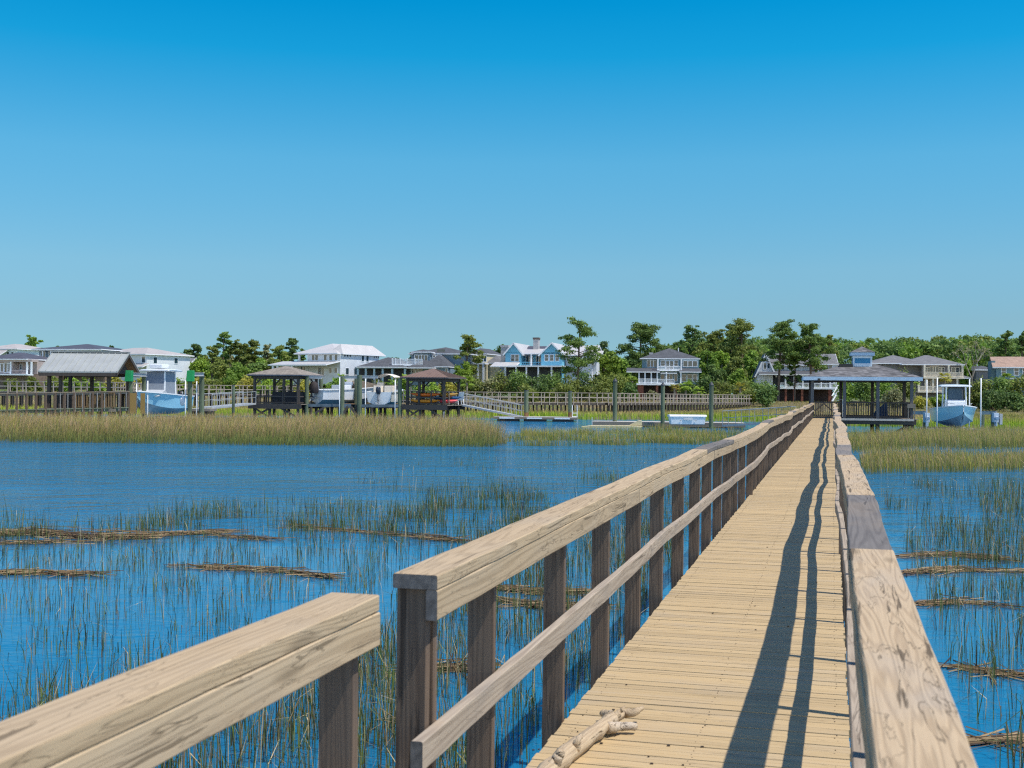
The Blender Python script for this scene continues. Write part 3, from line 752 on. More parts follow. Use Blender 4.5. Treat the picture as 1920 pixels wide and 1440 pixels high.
for i in range(18):
    for yy in (-.09, 1.31):
        t = i/17
        if 11 < i and yy < 0: pass
        q = P0.lerp(P1, t)+Vector((0,yy,0)); dp_ = (i % 2 == 0)
        if first is None: first = o = MB().box(-.05,.05,-.045,.045,-.45,1.03).build('post', postw, pier)
        else: o = first.copy(); C.objects.link(o); o.parent = pier
        o.location = q
m = MB()
for i in range(10): 
    q = P0.lerp(P1, .56+.42*i/9)+Vector((0,-.09,0)); m.box(q.x-.025, q.x+.025, q.y-.02, q.y+.02, q.z-.2, q.z+1.0)
m.build('baluster', mat('grey_baluster', (.30,.29,.27), .7, .2), pier)
rect_posts(pier, 'pile', [tuple((P0.lerp(P1, t)+Vector((0,.02 if k else 1.2,0)))[:2]) for t in (.1,.3,.5,.7,.9) for k in (0,1)], .24, -2.4, -.05, dkwood, True)
m = MB(); q = P1+Vector((.3,-.1,-.4)); m.box(q.x-.25,q.x+.15,q.y-.04,q.y,q.z,q.z+1.35).box(q.x+.45,q.x+.75,q.y-.04,q.y,q.z,q.z+1.35); m.build('fender_board', wood('yellow_brown_boards', (.38,.24,.08), (.24,.15,.05), 2), pier)
# ---------------------------------------------------------------- left boat and its lift
lb0 = at(300, 776.5, 83); YL = 80
lb = boat('sky blue centre console boat with grey wrapped console between green motor boxes', 6.8, 2.7, mat('sky_blue_gelcoat', (.33,.60,.72), .15, .04, 1, spec=.5), hullgrey, (lb0.x-.55, lb0.y+1.4, lb0.z-.05), rad(-98))
m = MB(); m.prism([(-1.6,1.15),(1.35,1.15),(.75,1.55),(.45,3.02),(-1.2,3.02)], -.70, .70); m.build('console_cover', greycanvas, lb, bevel=.05)
m = MB(); m.prism([(.2,1.3),(2.2,1.28),(1.0,1.75)], -.95, .95); m.build('bow_cover', mat('pale_grey_canvas', (.42,.44,.46), .85, .1), lb, bevel=.04)
hardtop(lb, -1.6, .75, 1.1, 1.3, 3.12)
m = MB().box(-.7,.4,-.5,.5,3.25,3.55); m.build('top_box', hullwhite, lb, bevel=.08)
outboard(lb, -3.55, .75)
fd = MB(); fd.tube([(0,0,.62),(0,0,.55),(0,0,.45),(0,0,.1),(0,0,0)], [.03,.10,.15,.15,.07], 12); fd.tube([(0,0,.6),(0,0,.95)], .012, 5)
p = at(342, 761, 79.2); tag(fd.build('fender', white, None, loc=p, smooth=True), 'white tubular fender hanging on the sky blue boat side', 'boat fender')
ll, L = lift('boat lift with two green motor boxes and aluminium beams on the left dock', [(256,712,1.2),(277,714,2.2),(348,713,-.5),(369,715,1.5)], [], [(245,714,.13,-.6),(270,706,.14,3),(356,714,.15,-1.5),(378.5,704,.17,1.5)], [((246,702,-.6),(274,703,3)), ((357,702,-1.5),(382,702,1.5))], 79.5)
gm = mat('green_cover', (.012,.30,.085), .4, .08, 2)
for px, dy in ((241.5,-.8), (356.5,-1.7)):
    p = L(at(px, 705, 79.5+dy)); m = MB(); m.prism([(-.22,-.36),(.24,-.36),(.24,.36),(-.15,.36)], -.22, .22); m.build('motor_cover', gm, ll, loc=p, bevel=.02)
p = L(at(300, 785, 82)); MB().bar((p.x-1.6,p.y,p.z),(p.x+2.2,p.y,p.z), .2, .22).bar((p.x-1.2,p.y+3,p.z),(p.x+2.2,p.y+3,p.z), .2, .22).build('cradle', alu, ll)
# small floating dock behind and gangways
def float_dock(label, pxa, pxb, pytop, Y, depth, rz, hz=.20, blocks=True):
    a = at(pxa, pytop, Y); b = at(pxb, pytop, Y); Lx = (b-a).length
    o = thing('floating_dock', label, 'floating dock', (a.x, a.y, 0), rz)
    zt = a.z
    m = MB(); n = int(depth/.15)
    for i in range(n): m.box(0, Lx, i*depth/n, (i+.94)*depth/n, zt-.04, zt)
    m.build('deck', mat('pale_float_boards', (.50,.46,.40), .8, .2, 2, isl=.12), o)
    m = MB().box(0, Lx, -.05, -.005, zt-hz, zt-.015).box(0, Lx, depth, depth+.05, zt-hz, zt-.015).box(-.05, -.002, -.05, depth+.05, zt-hz, zt-.01).box(Lx+.002, Lx+.05, -.05, depth+.05, zt-hz, zt-.01); m.build('rim_board', dockw, o)
    m = MB(); k = max(2, int(Lx/2.2))
    for i in range(k): m.box(Lx*(i+.12)/k, Lx*(i+.88)/k, .05, depth-.05, -.25, zt-hz-.005)
    m.build('float', mat('black_float', (.02,.02,.022), .5, .3, 3), o)
    if blocks:
        m = MB()
        for i in range(k): m.box(Lx*(i+.2)/k, Lx*(i+.75)/k, -.12, -.055, zt-.17, zt-.05)
        m.build('bumper', white, o)
    return o, zt, Lx
def gangway(label, p, q, w=1.1, h=1.0, n=7, deckm=None):
    p, q = Vector(p), Vector(q); o = thing('gangway', label, 'gangway', p, 0)
    d = q-p; f = Vector((d.x, d.y, 0)).normalized(); sd = Vector((-f.y, f.x, 0)); U = Vector((0,0,1))
    m = MB(); N = int(d.length/.16)
    for i in range(N): m.bar(d*(i/N), d*((i+.9)/N), w, .04)
    m.build('deck', deckm or alu, o)
    for s in (-1, 1):
        off = sd*(w/2*s); m = MB()
        m.tube([off+U*.0, off+U*h, off+d+U*h, off+d], .026, 6); m.tube([off+U*h*.5, off+d+U*h*.5], .018, 6); m.bar(off-U*.06, off+d-U*.06, .05, .12)
        for i in range(1, n): m.tube([off+d*(i/n), off+d*(i/n)+U*h], .019, 6)
        m.build('railing', alu, o)
    return o
f3, z3, _ = float_dock('short floating dock stub right of the left boat lift', 352, 393, 766, 90, 2.0, 0, blocks=False)
gangway('aluminium gangway sloping from the left float to the grey roofed gazebo', at(384, 764, 91), at(468, 756, 103), n=9)
# ---------------------------------------------------------------- two small gazebos in the middle
YC = 105.0
def small_gazebo(label, pxs, eave, apex, deckpy, Y, rz, roofm, depth, fas, railm, front_posts, back_posts, metal=False, mid=True, names=()):
    k = Y/F; cx = (pxs[0]+pxs[1])/2; b = at(cx, deckpy, Y); o = thing('gazebo', label, 'gazebo', b, rz)
    ca, sa = math.cos(rz), abs(math.sin(rz)); wtot = (pxs[1]-pxs[0])*k
    hw = (wtot-depth*sa)/ca/2; ze = (deckpy-eave)*k; za = (deckpy-apex)*k
    m = MB().hip(-hw, hw, -depth/2, depth/2, ze, za, .10, 0, 1, inset=min(hw, depth/2)*.985)
    if metal:
        for i in range(1, 16):
            x = -hw+2*hw*i/16; t = 1-abs(x)/hw
            yy = -depth/2*(1-t); m.bar((x,-depth/2,ze+.02),(x,-depth/2*(1-min(t,.98)),ze+(za-ze)*min(t,.98)+.02), .03, .04)
            y = -depth/2+depth*i/16; t = 1-abs(y)/(depth/2); m.bar((hw,y,ze+.02),(hw-hw*min(t,.98),y,ze+(za-ze)*min(t,.98)+.02), .03, .04)
    m.build('roof', [roofm, fas], o)
    ix, iy = hw-.55, depth/2-.5
    rect_posts(o, 'post', [(-ix,-iy),(ix,-iy),(-ix,iy),(ix,iy)]+[(x*ix,-iy) for x in front_posts]+[(x*ix,iy) for x in back_posts], .20, -.05, ze-.1, dkwood)
    m = MB()
    for sy in (-1,1): m.box(-ix-.1, ix+.1, sy*iy-.07, sy*iy+.07, ze-.36, ze-.11)
    for sx in (-1,1): m.box(sx*ix-.07, sx*ix+.07, -iy+.08, iy-.08, ze-.36, ze-.11)
    for sx in (-1,1): m.bar((sx*ix,-iy,ze-.9), (sx*(ix-.55),-iy,ze-.36), .07, .10); m.bar((sx*ix,iy,ze-.9), (sx*(ix-.55),iy,ze-.36), .07, .10)
    m.build('beam', dkwood, o)
    m = MB(); N = int(2*hw/.15)
    for i in range(N): m.box(-hw+.1+(2*hw-.2)*i/N, -hw+.1+(2*hw-.2)*(i+.93)/N, -iy-.3, iy+.3, -.05, 0)
    m.build('deck', dockw, o)
    MB().box(-hw+.1, hw-.1, -iy-.36, -iy-.305, -.42, .01).build('rim_beam', dkwood, o); MB().box(-hw+.1, hw-.1, iy+.305, iy+.36, -.42, .01).build('rim_beam', dkwood, o)
    for a, c in (((-ix,-iy-.12),(ix,-iy-.12)), ((-ix,iy+.12),(ix,iy+.12)), ((ix+.12,-iy),(ix+.12,iy)), ((-ix-.12,-iy),(-ix-.12,iy))):
        rail_run(o, 'railing', a, c, 0, 1.18, railm, 99, .05, (.16,.05), .12, mid=mid, posts=1.25)
    rect_posts(o, 'pile', [(x, y) for x in (-ix,-ix*.3,ix*.4,ix) for y in (-iy,iy)], .27, -b.z-1, -.06, dkwood, True)
    m = MB(); m.bar((-ix,-iy-.16,-1.15),(-ix*.2,-iy-.16,-.3), .06, .16).bar((ix,-iy-.16,-1.15),(ix*.2,-iy-.16,-.3), .06, .16); m.bar((-ix*.25,-iy-.16,-1.2),(-ix,-iy-.16,-.35), .06, .14); m.build('brace', dkwood, o)
    return o, ix, iy
g1, ix, iy = small_gazebo('dark timber gazebo with tan grey shingle hip roof beside the covered outboard boat', (470, 602), 703, 686.5, 757, YC, rad(-14), shingle2, 4.9, mat('grey_fascia', (.10,.11,.13), .7), dkwood, (.35,), (-.2,), mid=True)
m = MB().box(-ix+.15, ix-.9, iy-.75, iy-.25, .02, 1.05); m.build('storage_bench', mat('dark_navy_panel', (.012,.016,.03), .5), g1)
brown = mat('brown_metal_roof', (.235,.155,.115), .5, .1, 1.5, metal=.15)
g2, ix, iy = small_gazebo('dark timber gazebo with brown metal pyramid roof sheltering coloured kayaks', (752, 873), 708, 691, 759, YC, rad(-18), brown, 4.6, mat('brown_fascia', (.10,.085,.08), .7), dkwood, (-.35,), (.1,), metal=True)
# kayak rack + kayaks
base = Vector(g2.location); rk = thing('kayak_rack', 'timber two tier kayak rack under the brown roofed gazebo', 'rack', base+Vector((.15,-.95,0)), rad(-8))
m = MB()
for x in (-1.5, 0.0, 1.4):
    for y in (-.5,.6): m.box(x-.04,x+.04,y-.04,y+.04,0,1.2)
    for z in (.16,.72): m.box(x-.035,x+.035,-.62,.72,z-.05,z)
m.build('frame', dockw, rk)
def kayak(label, col, x, y, z, L=2.9, rz=0, half=False):
    m = MB(); n = 12; N = 16; vs = []
    for i in range(N+1):
        u = -1+2*i/N; w_ = .33*max(0, 1-abs(u)**2.4)+.012; h = .17*max(0, 1-abs(u)**3)+.02; zz = .16+.10*abs(u)**3
        for k in range(n):
            t = 2*math.pi*k/n; vs.append((u*L/2, w_*math.cos(t), zz+h*math.sin(t)*(1.0 if math.sin(t) < 0 else .75)))
    fs = [(i*n+k, i*n+(k+1) % n, (i+1)*n+(k+1) % n, (i+1)*n+k) for i in range(N) for k in range(n)]
    m.add(vs, fs)
    o = thing('kayak', label, 'kayak', base+Vector((x+.15, y-1.15, z)), rad(-8)+rz, 'kayaks on the gazebo rack')
    m.build('hull', mat('kayak_'+'_'.join(label.split()[:1]), col, .35, .12, 2), o, smooth=True)
    s = MB(); s.tube([(.45*math.cos(t*math.pi/6)*1.0-.1, .2*math.sin(t*math.pi/6), .31) for t in range(13)], .03, 6); s.build('cockpit_rim', blacko, o)
    return o
kayak('orange kayak lying on the upper tier of the gazebo rack', (.72,.16,.02), -.75, -.15, .74, 2.7)
kayak('amber kayak lying on the lower tier of the gazebo rack', (.75,.27,.02), -.80, -.20, .18, 2.7)
kayak('pink red kayak on the lower tier at the gazebo rack right side', (.72,.09,.10), 1.15, .1, .18, 1.9)
kayak('olive yellow kayak on the upper tier behind the gazebo post', (.38,.22,.04), 1.10, .15, .74, 2.0)
kayak('blue kayak at the back of the gazebo rack', (.02,.09,.22), .9, .75, .45, 3.0)
# bicycles-like rack of white frames beside the gazebo: stacked chairs
def folding_chair(label, px, Y, rz):
    p = at(px, 759, Y); o = thing('deck_chair', label, 'deck chair', p, rz, 'white deck chairs by the gangway')
    wm = white; m = MB()
    for i in range(5): m.box(-.24+i*.1, -.17+i*.1, -.25, .25, .40, .425)
    m.build('seat', wm, o)
    m = MB()
    for i in range(5): m.bar((-.20+i*.1,.24,.42), (-.20+i*.1,.55,1.12), .07, .02)
    m.build('backrest', wm, o)
    for sx in (-1,1):
        MB().bar((.26*sx,-.28,.0), (.26*sx,-.22,.62), .05, .05).build('leg', wm, o); MB().bar((.26*sx,.40,.0), (.26*sx,.20,.60), .05, .05).build('leg', wm, o)
        MB().box(.2*sx, .33*sx, -.32, .3, .62, .65).build('armrest', wm, o)
folding_chair('white slatted deck chair nearest the brown roofed gazebo', 852, 106.5, rad(160)); folding_chair('white slatted deck chair at the head of the sloping gangway', 862, 106, rad(200))
# ---------------------------------------------------------------- lift bays and boats between the gazebos
dk0 = at(660, 757, YC); dkm = thing('dock', 'dark piled timber dock joining the two middle gazebos', 'dock', dk0, 0)
L = lambda v: v-dk0
a = L(at(580, 757, YC+3.5)); b = L(at(760, 757, YC+3.5)); c = L(at(640,757,YC-1.5)); d = L(at(672,757,YC+3.4))
m = MB(); N = 60
for i in range(N): x = a.x+(b.x-a.x)*i/N; m.box(x, x+(b.x-a.x)/N*.93, a.y, a.y+1.4, -.05, 0)
N = 10
for i in range(N): x = c.x+(d.x-c.x)*i/N; m.box(x, x+(d.x-c.x)/N*.93, c.y, a.y-.01, -.05, 0)
m.build('deck', wood('warm_dock_boards', (.34,.22,.12), (.2,.13,.08), 1), dkm)
bmt = mat('blue_grey_beam', (.10,.13,.15), .6, .3, 2)
MB().box(a.x, b.x, a.y-.06, a.y-.012, -.4, -.052).build('beam', bmt, dkm); MB().box(c.x, d.x, c.y-.06, c.y-.01, -.34, 0.01).build('beam', bmt, dkm)
for px0, px1, py in ((577,640,760), (672,747,761)):
    p = L(at(px0,py,YC-1.5)); q = L(at(px1,py,YC-1.5)); MB().bar(p, q, .25, .24).build('beam', bmt, dkm)
rect_posts(dkm, 'pile', [(L(at(px,757,YC+dy)).x, L(at(px,757,YC+dy)).y) for px, dy in ((583,-1),(604,3.6),(615,4.8),(622,3.6),(637,-1.3),(650,3.6),(668,-1.3),(690,3.6),(697,-1),(714,3.7),(722,4.7),(738,3.6),(752,-1))], .27, -dk0.z-1, -.06, dkwood, True)
m = MB(); p = L(at(643,778,YC-1.6)); q = L(at(652,762,YC-1.6)); m.bar(p,q,.08,.2); p = L(at(667,778,YC-1.6)); q = L(at(658,762,YC-1.6)); m.bar(p,q,.08,.2); p = L(at(590,775,YC-1.6)); q = L(at(608,764,YC-1.6)); m.bar(p,q,.08,.2)
m.build('brace', dkwood, dkm)
lift('boat lift of green piles and cross beams around the covered outboard boat', [(583,713,1.5),(658,715,2.5),(637,707,-2)], [], [(575.5,704,.17,-1.5),(602,709,.18,3),(642,706,.19,-1.5)], [((573,706.5,-1.5),(604,708,-1.4)), ((638,707.5,-1.4),(672,707,-1.4))], YC)
lift('boat lift of green piles around the boat with cream bimini', [(685.5,710,-1.5),(741,712,-1.6),(710,712,3),(763,712,3.4)], [], [(668.5,707,.19,1.5),(674.5,703,.21,-1.5),(702,712,.15,4),(750,709,.18,-1.2)], [((677,706.5,-1.4),(709,707,-1.3))], YC)
b0 = at(603, 757.5, YC); bt = boat('white boat seen from astern with a black cover over its outboard', 6.6, 2.35, hullwhite, mat('blue_grey_bottom', (.25,.33,.38), .4, .1), (b0.x+2.0, b0.y+2.4, b0.z-.05), rad(42), 'boats on the middle lifts')
outboard(bt, -3.3, .75, 0, mat('grey_outboard', (.22,.25,.30), .35, .1), .35)
m = MB(); vs = []; n = 12
for zz, r in ((-.05,.40),(.15,.46),(.5,.46),(.8,.36),(.98,.14)):
    for k in range(n): t = 2*math.pi*k/n; vs.append((-3.62+r*.9*math.cos(t), r*math.sin(t)*.95, 1.05+zz))
m.add(vs, [(i*n+k, i*n+(k+1) % n, (i+1)*n+(k+1) % n, (i+1)*n+k) for i in range(4) for k in range(n)]+[tuple(range(4*n,5*n))]); m.build('motor_cover', mat('dark_brown_cover', (.035,.028,.028), .8, .3), bt, smooth=True)
m = MB(); m.prism([(.2,1.35),(2.9,1.62),(3.1,1.75),(1.0,2.15),(.1,1.9)], -.7, .7); m.build('bow_cover', mat('taupe_canvas', (.20,.16,.12), .85), bt, bevel=.05)
m = MB(); m.box(-1.2,-.2,-.9,.9,1.3,1.75).box(-.2,-.08,-.9,.9,1.7,2.0); m.build('seat', hullwhite, bt, bevel=.04)
b1 = at(714, 760, YC); b2 = boat('white runabout with cream bimini top and dark outboard seen from astern', 5.8, 2.5, hullwhite, mat('blue_grey_bottom', (.25,.33,.38), .4, .1), (b1.x+.4, b1.y+2.2, b1.z-.12), rad(80), 'boats on the middle lifts')
outboard(b2, -2.9, .80, 0, mat('navy_outboard', (.03,.04,.06), .3, .2), .1)
m = MB(); vs = []; nx_, ny_ = 8, 8
for i in range(nx_+1):
    for j in range(ny_+1):
        x = -1.2+2.4*i/nx_; y = -.95+1.9*j/ny_; vs.append((x, y, 2.62+.30*(1-(abs(y)/.95)**2.2)-.05*(abs(x)/1.2)**3))
n0 = len(vs); vs += [(x,y,z-.035) for x,y,z in vs]
q = ny_+1; fs = []
for i in range(nx_):
    for j in range(ny_): fs += [(i*q+j,(i+1)*q+j,(i+1)*q+j+1,i*q+j+1), (n0+i*q+j,n0+i*q+j+1,n0+(i+1)*q+j+1,n0+(i+1)*q+j)]
m.add(vs, fs); m.build('bimini', cream, b2, smooth=True)
m = MB()
for sy in (-1,1):
    m.tube([(.1,sy*1.1,1.3),(-.95,sy*.94,2.66)], .02, 6); m.tube([(.1,sy*1.1,1.3),(.95,sy*.94,2.66)], .02, 6); m.tube([(-.9,sy*1.1,1.3),(-1.1,sy*.94,2.62)], .02, 6)
m.build('bimini_frame', alu, b2)
m = MB().box(-1.6,-1.0,-.9,-.1,1.25,1.85).box(-1.6,-1.0,.15,.9,1.25,1.85).box(-.9,-.5,.2,.8,1.4,2.15); m.build('seat', cream, b2, bevel=.05)
m = MB(); m.box(.3,.36,-.9,.9,1.5,1.95); m.build('windscreen', tintglass, b2)
# ---------------------------------------------------------------- mooring piles, floating docks, gangways
def pile(label, px, pytop, Y, r, cap=True, rust=0.0):
    p = at(px, pytop, Y); o = thing('mooring_pile', label, 'pile', (p.x, p.y, 0), 0, 'round mooring piles')
    MB().tube([(0,0,-1.2),(0,0,p.z)], [r*1.03, r], 14).build('shaft', greenpile, o, smooth=False)
    if cap: MB().tube([(0,0,p.z+.003),(0,0,p.z+.05),(0,0,p.z+.30)], [r*1.12, r*1.12, .02], 14).build('cone_cap', mat('dark_pile_cap', (.05,.055,.06), .5), o)
    else: MB().tube([(0,0,p.z+.003),(0,0,p.z+.10)], [r*1.05, r*.9], 14).build('flat_cap', mat('dark_pile_cap', (.05,.055,.06), .5), o)
    if rust: MB().tube([(0,0,-.3),(0,0,rust)], [r*1.09, r*1.07], 14).build('tide_band', rustpile, o)
    return o
pile('green mooring pile with rusty foot left of the grey roofed gazebo', 438, 724, 92, .11, False, .75)
pile('flat topped green pile with rusty foot at the middle of the gangway dock', 987, 733.5, 105.2, .19, False, .75)
pile('flat topped green pile with orange foot at the right end of the gangway dock', 1069, 735, 105.2, .16, False, .8)
pile('cone capped green pile left of the white dock box, farthest left of three', 1153.5, 716, 90.3, .16)
pile('cone capped green pile just left of the white dock box', 1243, 723.5, 88.6, .15)
pile('cone capped green pile just right of the white dock box', 1334, 723, 87.2, .16)
float_dock('weathered floating dock with white bumpers at the foot of the long gangway', 926, 1081, 781, 104.0, 2.4, rad(-4))
gangway('long aluminium gangway sloping down from the brown roofed gazebo', at(868, 758.5, 106.5), at(981, 781, 105), n=12)
m = MB(); p = at(1073, 781, 104.6)
for x in (0,.42): m.tube([(x,0,-.9),(x,0,.55),(x+.0,.15,.95),(x,.5,1.0)], .03, 6)
for z in (-.6,-.3,0,.3): m.tube([(0,0,z),(.42,0,z)], .025, 6)
tag(m.build('swim_ladder', white, None, loc=p), 'white swim ladder at the right end of the gangway floating dock', 'ladder')
fb, zb, LB = float_dock('long low floating dock carrying the white dock box', 1111, 1392, 790, 89.6, 2.6, rad(-6.5), hz=.34, blocks=False)
gangway('short aluminium gangway beside the boardwalk rail', at(1360, 796.5, 86.2), at(1487, 789, 83.5), n=5)
p = at(1288, 796, 87.3); db = thing('dock_box', 'big white lidded dock box on the long floating dock', 'dock box', p, rad(4))
white_box = mat('white_fibreglass', (.86,.86,.84), .4, .05, 2)
m = MB(); hw = 1.30
m.add([(-hw*.95,-.36,.02),(hw*.95,-.36,.02),(hw*.95,.36,.02),(-hw*.95,.36,.02),(-hw,-.42,.56),(hw,-.42,.56),(hw,.42,.56),(-hw,.42,.56)], [(3,2,1,0),(4,5,6,7),(0,1,5,4),(1,2,6,5),(2,3,7,6),(3,0,4,7)]); m.build('body', white_box, db, bevel=.03)
m = MB(); m.prism([(-.46,.565),(.46,.565),(.44,.66),(.30,.72),(-.30,.72),(-.44,.66)], -1.37, 1.37, axis='x'); m.build('lid', white_box, db, bevel=.02)
m = MB().box(-.35,.35,-.44,-.425,.34,.50); m.build('label_plate', mat('pale_plate', (.62,.64,.64), .5), db)
for x in (-.55,.55): MB().box(x-.06,x+.06,-.445,-.422,.28,.33).build('latch', alu, db)
# beige float lying along the dock
p = at(1150, 806.5, 86.5); fl = thing('beige_float', 'beige plastic float with raised fin along the long dock', 'float', (p.x, p.y, 0), rad(-7))
bm_ = mat('beige_plastic', (.62,.52,.30), .5, .1, 2)
m = MB(); m.prism([(-2.2,-.1),(2.0,-.1),(2.1,.16),(1.0,.20),(-1.6,.18),(-2.3,.08)], -.35, .35); m.build('body', bm_, fl, bevel=.04)
m = MB(); m.prism([(1.1,.205),(2.05,.205),(2.05,.55),(1.85,.60)], -.08, .08); m.build('fin', bm_, fl, bevel=.02)
m = MB(); p = at(1110, 796, 89); m.tube([(0,0,-.3),(0,0,.55)], .025, 6)
tag(m.build('stake', pvc, None, loc=p), 'thin white stake at the left end of the long floating dock', 'stake')
m = MB(); p = onz(829, 803, 0); m.tube([(0,0,-.3),(.12,0,1.15)], .025, 6)
tag(m.build('marker_stake', pvc, None, loc=(p.x, p.y, 0)), 'leaning white marker stake standing in the tall marsh grass', 'stake')
# ---------------------------------------------------------------- far boardwalks on the marsh
farw = wood('far_grey_timber', (.47,.40,.33), (.29,.245,.205), 2, .5)
def far_walk(label, pts, step, h=1.1, w=1.4, px_posts=True):
    P = [Vector(p) for p in pts]; o = thing('far_boardwalk', label, 'boardwalk', P[0], 0); O = P[0]
    U = Vector((0,0,1)); mk = MB(); rt = MB(); js = MB(); first = None; cnt = 0; extra = MB(); lg = MB()
    for a, b in zip(P[:-1], P[1:]):
        a, b = a-O, b-O; L_ = (b-a).length; d = (b-a)/L_; sd = Vector((-d.y, d.x, 0)).normalized()
        if sd.y > 0: sd = -sd
        n = int(L_/.3)
        for i in range(n): mk.bar(a+d*(L_*i/n)-U*.02, a+d*(L_*(i+.93)/n)-U*.02, w, .05)
        js.bar(a-U*.16+sd*(w/2), b-U*.16+sd*(w/2), .06, .22); js.bar(a-U*.16-sd*(w/2), b-U*.16-sd*(w/2), .06, .22)
        for s in (1, -1):
            off = sd*(w/2+.06)*s
            rt.bar(a+off+U*h, b+off+U*h, .16, .06); rt.bar(a+off+U*h*.52, b+off+U*h*.52, .04, .11)
            n = int(L_/(step if s > 0 else step*1.4))
            for i in range(n):
                c = a+d*(L_*i/n)+off
                if s > 0 and cnt < 98:
                    if first is None: first = q = MB().box(-.05,.05,-.05,.05,-.3,h-.03).build('post', farw, o)
                    else: q = first.copy(); C.objects.link(q); q.parent = o
                    q.location = c; cnt += 1
                else: extra.box(c.x-.05,c.x+.05,c.y-.05,c.y+.05,c.z-.3,c.z+h-.03)
            n = int(L_/(step*1.0))
            for i in range(n):
                c = a+d*(L_*(i+.5)/n)+off*.8; lg.box(c.x-.09,c.x+.09,c.y-.09,c.y+.09,-O.z+.0,c.z-.05)
    mk.build('deck', farw, o); js.build('joist', dkwood, o); rt.build('handrail', farw, o)
    tag(lg.build('leg', dkwood, o), kind='stuff')
    if extra.v: tag(extra.build('post', farw, o), kind='stuff')
    return o
far_walk('grey timber boardwalk with close set rail posts crossing the far marsh', [at(600, 746, 142), at(872, 753.5, 132), at(1130, 755, 137), at(1400, 755, 172)], .93)
far_walk('grey timber boardwalk behind the left pavilion and boat', [at(-60, 733, 128), at(230, 737, 124), at(330, 739, 150)], 1.05)
far_walk('long dark decked boardwalk across the marsh left of the gazebos', [at(330, 737.5, 152), at(560, 740, 158)], .95, 1.1)
# ---------------------------------------------------------------- houses on the far shore
YH = 215.0
wl = lambda n, c: sidingmat(n, c, .22)
W_WHITE = wl('white_siding', (.66,.69,.72)); W_BLUEGREY = wl('slate_blue_siding', (.20,.27,.32)); W_SKY = wl('sky_blue_siding', (.17,.46,.62)); W_TEAL = wl('grey_teal_siding', (.17,.27,.30))
W_PINK = wl('pinkish_siding', (.44,.36,.34)); W_CREAM = wl('cream_siding', (.70,.62,.42)); W_GREY = wl('warm_grey_siding', (.20,.19,.19)); W_TAN = wl('tan_siding', (.34,.28,.24))
BRICK = roofmat('red_brick', (.30,.11,.07), .2, .3, .3); BROWNSK = mat('brown_skirt', (.16,.115,.09), .9, .2, 2)
R_DARK = mat('dark_metal_roofing', (.085,.082,.095), .55, .15, .8); R_SHING = roofmat('charcoal_shingles', (.105,.11,.12), .3, .5, .15); R_WHITE = mat('white_metal_roofing', (.52,.50,.48), .5, .06, .7, metal=.1)
R_LIGHT = mat('light_grey_roofing', (.40,.37,.35), .7, .1, .8); R_TAN = roofmat('tan_shingles', (.42,.29,.22), .3, .5, .1); R_GREY = roofmat('mid_grey_shingles', (.20,.20,.205), .3, .5, .1)
GLASS = glassmat('window_glass', (.025,.05,.065)); TRIM = mat('white_trim', (.76,.78,.80), .5, .05); PORCHDARK = mat('porch_shade', (.03,.035,.04), .6, .2)  # PORCHDARK: near-black surface colour standing in for the shade inside the porches
